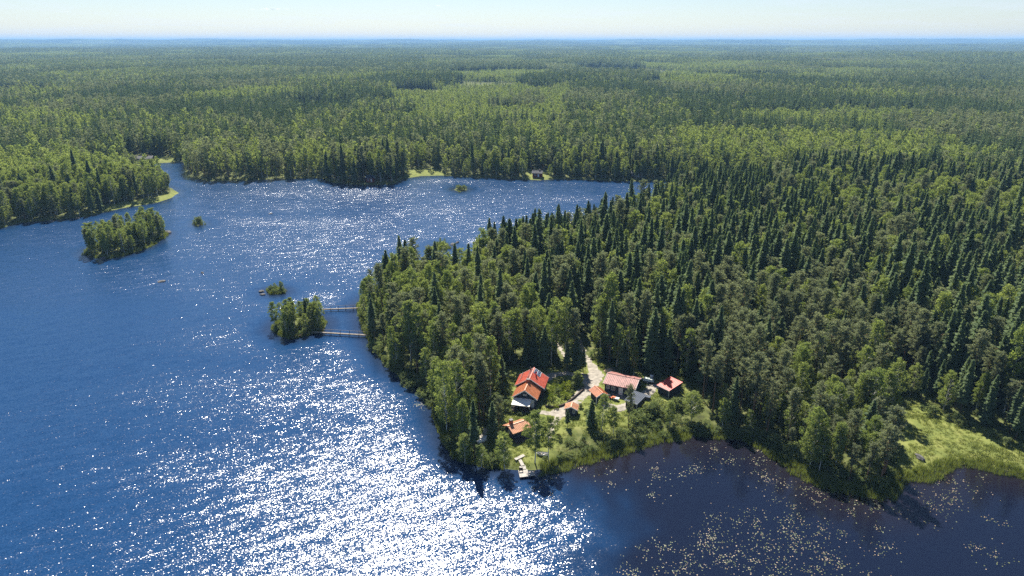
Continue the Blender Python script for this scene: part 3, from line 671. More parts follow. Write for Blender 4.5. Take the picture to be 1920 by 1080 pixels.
def gable(T, u0, u1, v0, v1, eave, ridge, wall, roof, over=.4, along='y', wall_in=.45, trim='white', base=-.6, barge=True, rib=.55):
    """gable house: u across the ridge, v along it; roof outline given, walls set in"""
    mp = (lambda u, v, z: (u, v, z)) if along == 'y' else (lambda u, v, z: (v, u, z))
    uc = (u0+u1)/2; a0, a1, b0, b1 = u0+wall_in, u1-wall_in, v0+wall_in, v1-wall_in
    sl = (ridge-eave)/((u1-u0)/2); we = eave + sl*wall_in - .1; m = MB()
    P = [(a0, base), (a1, base), (a1, we), (uc, ridge-.1), (a0, we)]; n = len(m.v)
    for v in (b0, b1): m.v += [mp(u, v, z) for u, z in P]
    m.f += [(4,3,2,1,0), (5,6,7,8,9)] + [(i, (i+1) % 5, 5+(i+1) % 5, 5+i) for i in range(5)]
    wl = m.build('wall', M[wall], T)
    for ue, s in ((u0, -1), (u1, 1)):
        m = MB(); th = .12
        m.hexa([mp(ue, v0, eave-th), mp(uc, v0, ridge-th), mp(uc, v1, ridge-th), mp(ue, v1, eave-th), mp(ue, v0, eave), mp(uc, v0, ridge), mp(uc, v1, ridge), mp(ue, v1, eave)])
        k = v0 + .1
        while k < v1:
            m.bar(mp(ue, k, eave+.03), mp(uc, k, ridge+.03), .07, .07); k += rib
        rf = m.build('roof', M[roof], T)
        if barge:
            for v in (v0-.03, v1+.03): MB().bar(mp(ue, v, eave-.10), mp(uc, v, ridge-.10), .05, .22).build('bargeboard', M[trim], rf)
    MB().bar(mp(uc, v0-.02, ridge+.04), mp(uc, v1+.02, ridge+.04), .28, .07).build('ridge_cap', M[roof], T)
    return wl
def window(T, x, y, z, wd, hg, face='y', mat='white'):
    """window in the plane facing -y (or +x): frame, pane as sub-part"""
    f = MB(); t_ = .10
    B = (lambda a0, a1, z0, z1, d0, d1: f.box(a0, a1, d0, d1, z0, z1)) if face == 'y' else (lambda a0, a1, z0, z1, d0, d1: f.box(-d1, -d0, a0, a1, z0, z1))
    for a in ((-wd/2, -wd/2+t_, 0, hg), (wd/2-t_, wd/2, 0, hg), (-wd/2+t_, wd/2-t_, 0, t_), (-wd/2+t_, wd/2-t_, hg-t_, hg), (-.03, .03, t_, hg-t_)): B(*a, -.07, .03)
    o = f.build('window', M[mat], T); o.location = (x, y, z)
    p = MB(); (p.box(-wd/2+t_, wd/2-t_, -.02, .02, t_, hg-t_) if face == 'y' else p.box(-.02, .02, -wd/2+t_, wd/2-t_, t_, hg-t_)); p.build('pane', M['glass'], o)
def door(T, x, y, z, wd=.95, hg=2.05, mat='white'):
    o = MB().box(-wd/2, wd/2, -.06, .02, 0, hg).build('door', M[mat], T); o.location = (x, y, z)
    MB().box(wd/2-.16, wd/2-.08, -.11, -.06, 1.0, 1.1).build('handle', M['steel'], o)
def chimney(T, x, y, z0, z1, wd=.6, mat='brick'):
    c = MB().box(x-wd/2, x+wd/2, y-wd/2, y+wd/2, z0, z1).build('chimney', M[mat], T)
    MB().box(x-wd/2-.06, x+wd/2+.06, y-wd/2-.06, y+wd/2+.06, z1, z1+.10).build('chimney_cap', M['steel'], c)
# ------------------------------------------------------------------ main house
z0 = hz(4, 154)
T = thing('house', 'dark timber main house with stepped red and orange gable roofs and white awning', 'house', (3.1, 149.9, z0), R(-13))
gable(T, -3.25, 3.25, 0, 5.6, 2.7, 4.95, 'wall_dark', 'roof_orange', rib=.42)
gable(T, .15-3.9, .15+3.9, 5.27, 11.6, 3.15, 5.6, 'wall_log', 'roof_red', rib=.5)
chimney(T, -.05, 4.55, 3.8, 5.75, .75)
pp_ = MB().tube([(1.25, 8.4, 4.4), (1.25, 8.4, 6.15)], [.2, .2], 8).build('flue', M['red_paint'], T); MB().tube([(1.25, 8.4, 6.15), (1.25, 8.4, 6.3)], [.3, .12], 8).build('flue_cap', M['steel'], pp_)
def on_slope(u, v, lift, uc=.15, hw=3.9, e=3.15, r=5.6): return (uc+u, v, r - (r-e)*abs(u)/hw + lift)
sp_ = MB().slab(on_slope(.35, 8.9, .16), on_slope(2.0, 8.9, .16), on_slope(2.0, 11.3, .16), on_slope(.35, 11.3, .16), .05).build('solar_panel', M['solar'], T)
m = MB()
for i in range(4): m.bar(on_slope(.35, 8.9+.8*i, .18), on_slope(2.0, 8.9+.8*i, .18), .05, .02)
for i in range(3): m.bar(on_slope(.35+.825*i, 8.9, .18), on_slope(.35+.825*i, 11.3, .18), .05, .02)
m.build('panel_frame', M['white'], sp_)
m = MB().bar(on_slope(-.35, 6.2, .15), on_slope(-.35, 11.0, .15), .06); m.bar(on_slope(-.75, 6.2, .15), on_slope(-.75, 11.0, .15), .06)
for i in range(9): m.bar(on_slope(-.35, 6.4+.55*i, .15), on_slope(-.75, 6.4+.55*i, .15), .05)
m.build('roof_ladder', M['steel'], T)
m = MB().bar(on_slope(-2.9, 5.6, .22), on_slope(-2.9, 11.4, .22), .07, .12)
for i in range(6): m.bar(on_slope(-2.9, 5.8+1.05*i, .0), on_slope(-2.9, 5.8+1.05*i, .24), .05)
m.build('snow_guard', M['steel'], T)
MB().tube([on_slope(-.9, 10.9, 0), on_slope(-.9, 10.9, 1.0)], [.09, .09], 6).build('vent_pipe', M['steel'], T)
aw = MB().slab((-2.85, -2.25, 1.95), (1.75, -2.25, 1.95), (1.75, .42, 2.5), (-2.85, .42, 2.5), .05).build('awning', M['canvas'], T)
MB().box(-2.85, 1.75, -2.31, -2.25, 1.74, 1.95).build('valance', M['canvas'], aw)
MB().box(-3.0, 3.0, -2.1, .44, -.5, .25).build('porch_deck', M['dark_wood'], T)
m = MB()
for x in np.arange(-2.95, 3.0, .3): m.box(x-.03, x+.03, -2.08, -2.02, .25, 1.1)
m.box(-3.0, 3.0, -2.1, -2.0, 1.1, 1.18); m.build('railing', M['wall_log'], T)
for x in (-2.7, 1.6): MB().box(x-.06, x+.06, -1.96, -1.84, .25, 1.95).build('post', M['white'], T)
window(T, -1.5, .43, 1.0, 1.2, 1.1); window(T, .6, .43, 1.0, 1.0, 1.1); window(T, 0, .43, 3.3, .9, .35); door(T, 1.9, .43, .25)
window(T, 3.62, 8.4, 1.1, 1.1, 1.1, 'x')
# ------------------------------------------------------------------ garage with long faded roof
z0 = hz(29, 159)
T = thing('garage', 'long dark garage with faded pink-red metal roof and white door', 'garage', (23.64, 158.47, z0), R(-25))
gable(T, 0, 7.4, 0, 8.6, 2.55, 3.85, 'wall_dark', 'roof_pink', along='x', rib=.45, wall_in=.4)
window(T, 1.35, .39, 1.05, .8, .95); window(T, 2.75, .39, .95, .95, 1.0); door(T, 4.75, .39, 0.0, 1.15, 2.05)
window(T, 8.22, 2.2, 1.1, .7, .8, 'x')
m = MB()
for i in range(6): m.box(5.6+.45*i, 5.66+.45*i, .3, .36, 2.66, 2.95)
m.box(5.5, 8.0, .3, .36, 2.9, 2.97); m.build('snow_guard', M['steel'], T)
for i, (a, b_) in enumerate(((5.0, 3.98), (7.2, 3.98))): MB().tube([(a, 3.7, 3.7), (a, 3.7, 4.15)], [.08, .08], 6).build('vent_pipe', M['steel'], T)
MB().box(0.3, 8.3, -1.6, .38, -.5, .08).build('terrace', M['plank'], T)
# annex
z0 = hz(22, 154)
T = thing('annex', 'small open shelter with orange tiled gable roof in front of the garage', 'shelter', (22.6, 152.9, z0), R(22))
gable(T, -1.75, 1.75, -.6, 3.6, 2.15, 3.05, 'wall_dark', 'roof_orange', rib=.4)
for x in (-1.6, 1.6): MB().box(x-.07, x+.07, -.4, -.26, -.5, 2.15).build('post', M['white'], T)
window(T, 0, -.16, 1.0, .8, .7)
# grey woodshed
def mono(T, x0, x1, y0, y1, zf, zb, wall, roof, posts, back=True, open_front=False):
    m = MB().hexa([(x0, y0, zf-.1), (x1, y0, zf-.1), (x1, y1, zb-.1), (x0, y1, zb-.1), (x0, y0, zf), (x1, y0, zf), (x1, y1, zb), (x0, y1, zb)])
    k = x0+.1
    while k < x1: m.bar((k, y0, zf+.03), (k, y1, zb+.03), .06, .06); k += .45
    rf = m.build('roof', M[roof], T); MB().box(x0, x1, y0-.05, y0-.01, zf-.2, zf-.02).build('fascia', M['white'], rf)
    a0, a1, b0, b1 = x0+.3, x1-.3, y0+.35, y1-.3; zl = lambda y: zf + (zb-zf)*(y-y0)/(y1-y0) - .12
    m = MB()
    if open_front:
        for xa, xb in ((a0, a0+.12), (a1-.12, a1)): m.hexa([(xa, b0, -.6), (xb, b0, -.6), (xb, b1, -.6), (xa, b1, -.6), (xa, b0, zl(b0)), (xb, b0, zl(b0)), (xb, b1, zl(b1)), (xa, b1, zl(b1))])
        m.box(a0+.12, a1-.12, b1-.12, b1-.002, -.6, zl(b1)-.02)
    else: m.hexa([(a0, b0, -.6), (a1, b0, -.6), (a1, b1, -.6), (a0, b1, -.6), (a0, b0, zl(b0)), (a1, b0, zl(b0)), (a1, b1, zl(b1)), (a0, b1, zl(b1))])
    m.build('wall', M[wall], T)
    for x in posts: MB().box(x-.06, x+.06, b0-.09, b0-.02, -.5, zf-.12).build('corner_board', M['white'], T)
z0 = hz(31, 152)
T = thing('woodshed', 'open-fronted dark woodshed with flat grey-blue roof beside the garage', 'shed', (29.4, 149.75, z0), R(52-90))
mono(T, -1.7, 2.0, -.1, 4.9, 2.25, 2.75, 'wall_dark', 'roof_grey', (1.7,), open_front=True)
m = MB()
for i in range(11):
    for j in range(6): m.tube([(-1.2+.24*i+.1*(j % 2), 1.2, .12+.22*j), (-1.2+.24*i+.1*(j % 2), 2.0, .12+.22*j)], [.11, .11], 5)
m.build('firewood', M['wall_brown'], T)
z0 = hz(40, 158)
T = thing('shed', 'small dark blue shed with bright red metal roof at the forest edge', 'shed', (38.95, 156.6, z0), R(-52))
mono(T, -2.1, 2.1, -.1, 5.2, 2.3, 3.1, 'wall_dark', 'roof_bright', (-1.75, 1.75)); door(T, .4, .23, 0, .9, 1.85, 'wall_log')
# sauna by the shore
z0 = hz(1, 138)
T = thing('sauna', 'small lakeside sauna hut with tan roof, brick chimney and open porch', 'sauna', (.14, 135.5, z0), R(33))
gable(T, -.25, 4.3, -.1, 5.2, 2.05, 3.0, 'wall_dark', 'roof_tan', along='x', rib=.4, barge=False, wall_in=.5)
chimney(T, 1.2, 2.5, 2.6, 4.0, .7)
MB().box(.2, 5.2, -1.5, .38, -.6, .18).build('porch_deck', M['dark_wood'], T)
for x in (3.2, 5.0): MB().box(x-.06, x+.06, -.05, .07, .18, 2.0).build('post', M['plank'], T)
window(T, 1.2, .37, .9, .8, .8); door(T, 2.6, .37, .18, .85, 1.75, 'wall_log'); 
o = MB().box(-.05, .05, -.35, .35, 0, .9).build('window', M['white'], T); o.location = (.36, 2.1, .8)
MB().box(-.07, -.05, -.26, .26, .1, .8).build('pane', M['glass'], o)
z0 = hz(14.5, 148)
T = thing('outhouse', 'tiny tan-roofed outbuilding half hidden by saplings below the drive', 'outhouse', (14.4, 146.6, z0), R(-12))
gable(T, -1.7, 1.7, -.2, 2.6, 1.75, 2.5, 'wall_dark', 'roof_tan', rib=.4, wall_in=.3); window(T, .7, .08, .7, .6, .8)
# ------------------------------------------------------------------ yard things
bx_ = thing('storage_box', 'dark wooden storage box with grey lid at the garage end', 'box', (34.6, 154.6, hz(34.6, 154.6)), R(-25))
MB().box(-.75, .75, -.45, .45, -.1, .8).build('body', M['dark_wood'], bx_); MB().box(-.82, .82, -.52, .52, .8, .9).build('lid', M['roof_grey'], bx_)
def wheel(T, x, y, r=.28, wd=.18):
    o = MB().tube([(-wd/2, 0, 0), (wd/2, 0, 0)], [r, r], 12).build('wheel', M['rubber'], T); o.location = (x, y, r)
    MB().tube([(-wd/2-.02, 0, 0), (wd/2+.02, 0, 0)], [r*.55, r*.55], 10).build('rim', M['white'], o)
tr_ = thing('trailer', 'trailer with pale tarpaulin-covered load behind the garage', 'trailer', (*place(1216, 717)[:2], place(1216, 717)[2]), R(-20))
MB().box(-1.5, 1.5, -.75, .75, .38, .62).build('bed', M['steel'], tr_)
m = MB(); m.hexa([(-1.45, -.7, .62), (1.45, -.7, .62), (1.45, .7, .62), (-1.45, .7, .62), (-1.1, -.4, 1.25), (1.0, -.45, 1.1), (1.0, .4, 1.2), (-1.1, .4, 1.3)]); m.build('tarpaulin', M['tarp'], tr_)
for x in (-.2,): wheel(tr_, x, -.85); wheel(tr_, x, .85)
tr_.children[-1].rotation_euler = tr_.children[-2].rotation_euler = (0, 0, R(90))
MB().bar((1.5, 0, .5), (2.5, 0, .45), .08).build('drawbar', M['steel'], tr_)
x, y, z = place(1222, 709); tk = thing('water_tank', 'white plastic water tank standing behind the covered trailer', 'tank', (x, y, z))
MB().tube([(0, 0, 0), (0, 0, .1), (0, 0, .9), (0, 0, 1.05)], [.5, .55, .55, .25], 12).build('body', M['white'], tk, True); MB().tube([(0, 0, 1.05), (0, 0, 1.14)], [.16, .16], 8).build('lid', M['steel'], tk)
x, y, z = place(1147, 748); mw = thing('garden_tractor', 'orange ride-on garden tractor with white cart beside the shelter', 'garden tractor', (x, y, z), R(-30))
MB().box(.15, .95, -.27, .27, .35, .82).build('hood', M['orange_paint'], mw); MB().box(-.7, .15, -.33, .33, .3, .48).build('chassis', M['orange_paint'], mw)
se = MB().box(-.62, -.2, -.22, .22, .48, .6); se.box(-.7, -.58, -.22, .22, .6, 1.0); se.build('seat', M['steel'], mw); MB().bar((.15, 0, .6), (-.08, 0, 1.0), .05).build('steering_column', M['steel'], mw)
for a, b_, r_ in ((.75, -.4, .2), (.75, .4, .2), (-.45, -.45, .28), (-.45, .45, .28)): wheel(mw, a, b_, r_, .16); mw.children[-1].rotation_euler = (0, 0, R(90))
x, y, z = place(1156, 751); ct = thing('garden_cart', 'small white tipping cart next to the orange garden tractor', 'cart', (x, y, z), R(-30))
m = MB().hexa([(-.5, -.35, .3), (.5, -.35, .3), (.5, .35, .3), (-.5, .35, .3), (-.65, -.45, .75), (.65, -.45, .75), (.65, .45, .75), (-.65, .45, .75)]); m.build('tub', M['white'], ct); wheel(ct, 0, -.45, .2, .1); wheel(ct, 0, .45, .2, .1)
for o in ct.children[1:]: o.rotation_euler = (0, 0, R(90))
def mound(name, label, cat, px, py, rx, ry, h, mat, group=None):
    x, y, z = place(px, py); n = 14; V = []; F_ = []
    for i in range(7):
        q = i/6
        for j in range(n):
            a = 2*math.pi*j/n; r = (1-q)*(1+.18*math.sin(3*a+px)+.1*random.random())
            V.append((rx*r*math.cos(a), ry*r*math.sin(a), h*(1-(1-q)**1.6)*(1+.08*random.random())-.12*(1-q)))
    F_ = [(i*n+j, i*n+(j+1) % n, (i+1)*n+(j+1) % n, (i+1)*n+j) for i in range(6) for j in range(n)]
    me = bpy.data.meshes.new(name); me.from_pydata(V, [], F_); me.materials.append(mat); me.polygons.foreach_set('use_smooth', [True]*len(F_))
    o = link(bpy.data.objects.new(name, me)); o.location = (x, y, z); return tag(o, label, cat, group)
mound('sand_pile', 'pale heap of sand beside the drive behind the garage', 'sand pile', 1144, 697, 1.7, 1.3, 1.1, M['sand'])
x, y, z = place(1139, 662); up_ = thing('utility_pole', 'slender grey utility pole rising among the spruces behind the garage', 'utility pole', (x, y, z))
MB().tube([(0, 0, -.5), (0, 0, 5), (0, 0, 11.5)], [.15, .13, .10], 8).build('pole', M['plank'], up_); MB().box(-.7, .7, -.06, .06, 10.7, 10.85).build('crossarm', M['dark_wood'], up_)
for a in (-.55, 0, .55): MB().tube([(a, 0, 10.85), (a, 0, 11.05)], [.05, .03], 6).build('insulator', M['white'], up_)
# curved dark timber edging of the garden bed
zb = lambda a, b_: (920+a/10.09, 670+b_/10.09)
cv = [zb(*q) for q in ((1035, 935), (1120, 955), (1230, 953), (1340, 930), (1430, 890), (1510, 830), (1590, 765), (1680, 690), (1760, 610))]
m = MB(); P = [place(*q) for q in cv]
for a, b_ in zip(P[:-1], P[1:]): m.bar((a[0], a[1], a[2]+.15), (b_[0], b_[1], b_[2]+.15), .28, .75)
tag(m.build('garden_edging', M['edge']), 'curved dark timber wall edging the garden bed', 'garden wall')
# ------------------------------------------------------------------ jetty, boats, bridges
def planks(name, pts, z, mat, parent, w=.16, th=.06):
    """deck of separate boards filling the quad a-b-c-d; boards run a->b, repeat a->d"""
    a, b_, c, d = [np.array((*p, z)) for p in pts]; n = max(2, int(np.linalg.norm(d-a)/w)); m = MB()
    for i in range(n):
        s0, s1 = (i+.06)/n, (i+.94)/n; lo = np.array((0, 0, -th - .01*random.random()))
        q = [a+(d-a)*s0, b_+(c-b_)*s0, b_+(c-b_)*s1, a+(d-a)*s1]; m.hexa([p+lo for p in q] + q)
    return m.build(name, M[mat], parent)
J = thing('jetty', 'weathered plank swimming jetty with end platform below the sauna', 'jetty', (0, 0, 0))
planks('platform', [(.45, 129.5), (2.5, 131.2), (2.95, 130.5), (.9, 128.8)], .95, 'pale_plank', J); 
planks('gangway', [(1.35, 129.35), (2.05, 129.6), (2.75, 127.2), (2.0, 127.0)], .75, 'pale_plank', J)
planks('platform', [(1.6, 127.0), (2.95, 127.3), (3.1, 126.05), (1.75, 125.9)], .6, 'pale_plank', J)
planks('platform', [(1.35, 125.75), (3.35, 126.0), (3.6, 123.5), (1.65, 123.15)], .5, 'pale_plank', J)
planks('platform', [(3.5, 125.1), (4.75, 125.3), (5.0, 123.85), (3.7, 123.55)], .5, 'pale_plank', J)
for x, y in ((1.5, 125.6), (3.2, 125.7), (1.8, 123.4), (3.45, 123.7), (4.8, 125.1), (4.85, 124.0), (1.9, 127.0), (2.7, 127.1)): MB().tube([(x, y, -1), (x, y, .44)], [.08, .08], 6).build('pile', M['dark_wood'], J)
bn = thing('bench', 'low plank bench standing on the jetty platform', 'bench', (1.95, 125.1, .5), R(10))
MB().box(-.45, .45, -.18, .18, .4, .46).build('seat', M['dark_wood'], bn); MB().box(-.45, .45, .2, .25, .5, .9).build('backrest', M['dark_wood'], bn)
for a in (-.38, .38): MB().box(a-.04, a+.04, -.16, .16, 0, .4).build('leg', M['dark_wood'], bn)
def boat(label, loc, rz, mat, flip=False, L=3.8, W=1.35, D_=.5, trim='plank'):
    T = thing('rowing_boat', label, 'boat', loc, rz); st = 11; m = MB(); K = 9
    for i in range(st):
        q = i/(st-1); y = (q-.5)*L; wd = W/2*(math.sin(math.pi*min(.12+q*.9, 1)))**.6 + .02; sheer = D_*(1+.35*(2*q-1)**2)
        for k in range(K):
            a = math.pi*k/(K-1); m.v.append((-wd*math.cos(a), y, sheer - sheer*(math.sin(a)**.6)))
    for i in range(st-1):
        for k in range(K-1): n = i*K+k; m.f.append((n, n+1, n+K+1, n+K))
    h = m.build('hull', M[mat], T, True); sm = h.modifiers.new('solid', 'SOLIDIFY'); sm.thickness = .04
    for s in (0, K-1):
        g = MB(); g.tube([m.v[i*K+s] for i in range(st)], [.035]*st, 4); g.build('gunwale', M[trim], T)
    for q in (-.22, .08, .34): MB().box(-W*.42, W*.42, q*L-.11, q*L+.11, D_*.62, D_*.68).build('thwart', M['plank'], T)
    if flip: T.rotation_euler = (R(172), 0, rz); T.location = (loc[0], loc[1], loc[2]+D_+.16)
    return T
x, y, z = place(906, 826); boat('white rowing boat lying upturned on the gravel landing by the west shore', (x, y, z), R(-29), 'white', True, 4.2, 1.4, .5, 'red_paint')
x, y, z = place(894, 830); boat('narrow white canoe with red edge lying beside the upturned rowing boat', (x, y, z), R(-55), 'white', True, 2.6, .6, .3, 'red_paint')
x, y, z = place(1017, 853); boat('pale open rowing boat pulled ashore under the drooping birches', (x, y, z), R(80), 'white', False, 2.6, 1.2, .45)
def footbridge(label, a, b_, wd=.8, rails=True):
    ax, ay = unproject(*a, .8); bx, by = unproject(*b_, .8); L = math.hypot(bx-ax, by-ay)
    T = thing('footbridge', label, 'footbridge', (ax, ay, 0), math.atan2(by-ay, bx-ax)); m = MB(); n = int(L/.2)
    for i in range(n): m.box((i+.05)*L/n, (i+.95)*L/n, -wd/2, wd/2, .74, .80)
    m.build('deck', M['plank'], T)
    for s in (-1, 1): MB().box(0, L, s*wd*.4-.06, s*wd*.4+.06, .56, .735).build('beam', M['dark_wood'], T)
    k = 0
    while k <= L:
        for s in (-1, 1): MB().box(k-.05, k+.05, s*(wd/2+.03)-.05, s*(wd/2+.03)+.05, -1.2, 1.65 if rails and s > 0 else .72).build('post', M['dark_wood'], T)
        k += L/6 - 1e-6
    if rails:
        MB().box(0, L, wd/2+.0, wd/2+.07, 1.65, 1.73).build('handrail', M['plank'], T)
footbridge('plank footbridge on the north side of the islet, with one handrail', (592, 580), (676, 577))
footbridge('plank footbridge on the south side of the islet, closer to the house', (585, 622), (690, 628))
st_ = thing('landing_stage', 'low sloping plank landing on the south tip of the bridged islet', 'landing', (*unproject(562, 628, .5), 0), R(35))
planks('deck', [(-3.2, -.8), (3.2, -.8), (3.2, .7), (-3.2, .7)], .62, 'dark_wood', st_, .2)
for x in (-2.8, 0, 2.8): MB().box(x-.07, x+.07, -.6, -.46, -1, .55).build('post', M['dark_wood'], st_)
# ------------------------------------------------------------------ rocks
import bmesh
def rock_mesh(seed):
    bm = bmesh.new(); bmesh.ops.create_icosphere(bm, subdivisions=2, radius=1); r_ = np.random.default_rng(seed)
    ph = r_.random((4, 3))*6
    for v in bm.verts:
        c = v.co; f = 1 + .22*math.sin(2.1*c.x+ph[0][0]) + .18*math.sin(3.3*c.y+ph[1][1]) + .15*math.sin(4*c.z+2*c.x+ph[2][2]) + r_.normal()*.04
        v.co = c*f
    me = bpy.data.meshes.new('rock'); bm.to_mesh(me); bm.free(); me.materials.append(M['stone']); return me
RM = [rock_mesh(i) for i in range(4)]
ROCKS = [(305, 528, 1.5, .55, 'dark low rock breaking the water west of the bridged islet'), (380, 512, .9, .4, 'small rock in open water beyond the low dark rock'), (490, 547, 1.1, .6, 'dark rock beside the small bushy islet'), (491, 553, 1.0, .35, 'pale flat rock beside the small bushy islet'), (508, 401, 1.2, .4, 'lone small rock far out on the lake'),
 (816, 464, 1.5, .8, 'dark boulder at the west end of the rocky islet'), (828, 467, 2.1, 1.0, 'large dark boulder on the rocky islet'), (839, 463, 1.3, .7, 'boulder at the east end of the rocky islet'), (849, 458, 1.4, .7, 'boulder in the water just east of the rocky islet'), (858, 455, 1.1, .5, 'outermost small boulder east of the rocky islet'),
 (314, 437, 2.0, 1.0, 'dark boulder on the east tip of the large wooded islet'), (170, 482, 1.6, .6, 'flat rock at the west tip of the large wooded islet'), (195, 484, 1.8, .6, 'pale rock on the near shore of the large wooded islet'), (534, 547, .9, .5, 'rock at the east end of the small bushy islet'), (372, 423, 1.3, .5, 'rock under the lone bush out on the lake'), (97, 416, 1.6, .7, 'pale shore rock below the wooded point across the lake'), (145, 410, 1.5, .6, 'grey shore rock further along the wooded point'), (1722, 857, 1.1, .5, 'dark brush-covered mound on the meadow near the water')]
for i, (a, b_, r_, h_, lab) in enumerate(ROCKS):
    x, y, z = place(a, b_); o = link(bpy.data.objects.new('rock', RM[i % 4])); o.location = (x, y, max(z, 0)+h_*.15); o.scale = (r_, r_*.7, h_); o.rotation_euler = (0, 0, random.random()*6)
    tag(o, lab, 'rock', 'rocks in and by the lake')
# ------------------------------------------------------------------ cottages across the lake
def cottage(label, px, py, rz, w_, l_, wall, roof, along='x'):
    x, y, z = place(px, py); T = thing('cottage', label, 'cottage', (x, y, z), rz)
    gable(T, -l_/2, l_/2, -w_/2, w_/2, 2.6, 4.3, wall, roof, along=along, rib=.8)
    window(T, -w_*.2, -l_/2+.43, 1.0, 1.2, 1.1); door(T, w_*.15, -l_/2+.43, 0); chimney(T, w_*.2, .2, 3.5, 4.9, .7)
M['roof_pale'] = plain('pale_grey_roof', (.14,.135,.13), .95, .3, 1, .05); M['barn_red'] = plain('barn_red_boards', (.17,.032,.022), .9, .25)
cottage('pale-roofed cottage in a shore clearing on the far west arm of the lake', 272, 303, R(8), 13, 8, 'wall_brown', 'roof_pale')
cottage('red-walled cottage on the far shore across from the headland', 1008, 331, R(-15), 7, 5.5, 'barn_red', 'roof_pale')
cottage('small hut among birches on the far shore east of the red-walled cottage', 1192, 331, R(5), 7, 6, 'wall_brown', 'roof_pale')
cottage('dark cottage in a far clearing at the east end of the inlet', 1484, 330, R(20), 8, 7, 'wall_log', 'roof_grey')
cottage('brown hut under trees on the wooded far promontory', 695, 340, R(0), 6, 5, 'barn_red', 'roof_grey')
D2 = thing('jetty', 'pale plank jetty at the far east end of the inlet', 'jetty', (*unproject(1437, 342, .6), 0), R(4))
planks('deck', [(-7, -1), (7, -1), (7, 1), (-7, 1)], .6, 'plank', D2, .25)
for x in (-6, 0, 6): MB().box(x-.1, x+.1, -.9, .9, -1, .53).build('pile', M['dark_wood'], D2)
# ------------------------------------------------------------------ bushes
BL = []
def bush_row(px0, py0, px1, py1, n, jx, jy, hmin, hmax, lab):
    for i in range(n):
        q = (i+random.random())/n; BL.append((px0+(px1-px0)*q+random.uniform(-jx, jx), py0+(py1-py0)*q+random.uniform(-jy, jy), random.uniform(hmin, hmax), lab))
bush_row(1040, 866, 1290, 806, 24, 6, 5, .9, 1.9, 'leafy bush on the reedy bank below the garage yard'); bush_row(1060, 838, 1290, 792, 16, 8, 6, 1.1, 2.2, 'willow bush on the slope below the garage yard')
bush_row(1190, 790, 1300, 760, 14, 8, 8, 1.8, 3.6, 'willow bush in the thicket below the red-roofed shed')
bush_row(1290, 806, 1440, 826, 16, 6, 5, 1.4, 3.0, 'shore bush between the yard and the pine grove'); bush_row(1445, 836, 1650, 918, 26, 6, 5, 1.3, 3.2, 'bush at the foot of the pine grove by the water')
bush_row(1655, 915, 1684, 850, 8, 4, 4, 1.2, 2.6, 'bush on the meadow side of the pine grove'); bush_row(1700, 758, 1920, 842, 14, 6, 4, 1.0, 2.6, 'bush along the shaded upper edge of the meadow')
bush_row(838, 838, 940, 872, 13, 6, 6, 1.5, 3.2, 'willow bush on the shore below the sauna'); bush_row(700, 652, 815, 765, 16, 4, 6, 1.5, 3.5, 'bush overhanging the west shore of the headland')
bush_row(905, 700, 955, 770, 20, 18, 8, 1.5, 3.4, 'pale leafy bush in the thicket west of the main house'); bush_row(870, 790, 935, 800, 9, 10, 8, 1.2, 2.6, 'bush in the clearing uphill of the upturned boat')
bush_row(1115, 672, 1290, 704, 20, 6, 6, 1.5, 3.6, 'leafy bush at the forest edge behind the garage'); bush_row(940, 772, 1000, 780, 5, 4, 4, .8, 1.5, 'low bush below the main house porch')
bush_row(1092, 770, 1118, 800, 6, 8, 8, 1.2, 2.2, 'bush beside the drive below the garden bed')
bush_row(505, 546, 531, 548, 5, 2, 2, 1.4, 2.6, 'rounded bush on the small islet beyond the bridges'); bush_row(370, 420, 375, 420, 2, 1, .5, 4.0, 4.6, 'lone round leafy bush on a rock out on the lake')
bush_row(855, 355, 872, 356, 4, 2, 1, 2.0, 3.2, 'low bush on the flat reedy islet by the far shore'); bush_row(165, 478, 300, 450, 12, 3, 4, 1.5, 3.0, 'shore bush on the large wooded islet'); bush_row(515, 622, 606, 616, 8, 3, 4, 1.2, 2.4, 'shore bush on the bridged islet')
for a, b_, h_, lab in BL:
    x, y, z = place(a, b_); put_tree('bush', x, y, max(z, 0)-.05, h_, 1.15, lab, 'bushes: '+lab, 'bush')
for a, b_ in ((509, 545), (516, 543), (527, 545), (530, 546)):
    x, y, z = place(a, b_); put_tree('birch', x, y, z, random.uniform(2.2, 4.2), .8, 'thin sapling on the small bushy islet beyond the bridges', 'saplings on the small islet')
for a, b_ in ((820, 463), (826, 462), (834, 462), (831, 464)):
    x, y, z = place(a, b_); put_tree('birch', x, y, z, random.uniform(2.5, 4.5), .7, 'thin sapling growing on the rocky islet', 'saplings on the rocky islet')
# garden plants in the bed
GP = [(1028, 735, 1.5), (1036, 728, 1.7), (1046, 733, 2.0), (1056, 738, 1.6), (1066, 741, 1.7), (1073, 734, 1.5), (1051, 725, 1.9), (1062, 722, 2.2), (1075, 722, 2.0), (1086, 720, 1.8), (1037, 744, 1.9), (1030, 757, 1.2), (1042, 760, 1.1), (1040, 718, 1.0), (1054, 715, 1.3)]
gme_ = []
for k in range(2):
    tb, st = shrub(3, 2.2); gme_.append((mesh_tris('garden_crown', tb, M['garden']), st.mesh('garden_stem', M['bark_spruce'])))
for i, (a, b_, h_) in enumerate(GP):
    x, y, z = place(a, b_+6); o = thing('garden_shrub', 'yellow-green rounded shrub in the garden bed beside the main house', 'shrub', (x, y, z-.05), random.random()*6, 'shrubs in the garden bed')
    f = h_/3; o.scale = (f*1.25, f*1.25, f); cr, stm = gme_[i % 2]
    if i % 3 == 2: cr, stm = TPL['bush'][i % 3][:2]; o['label'] = 'grey-green rounded shrub in the garden bed beside the main house'
    link(bpy.data.objects.new('stem', stm), o); link(bpy.data.objects.new('crown', cr), o)
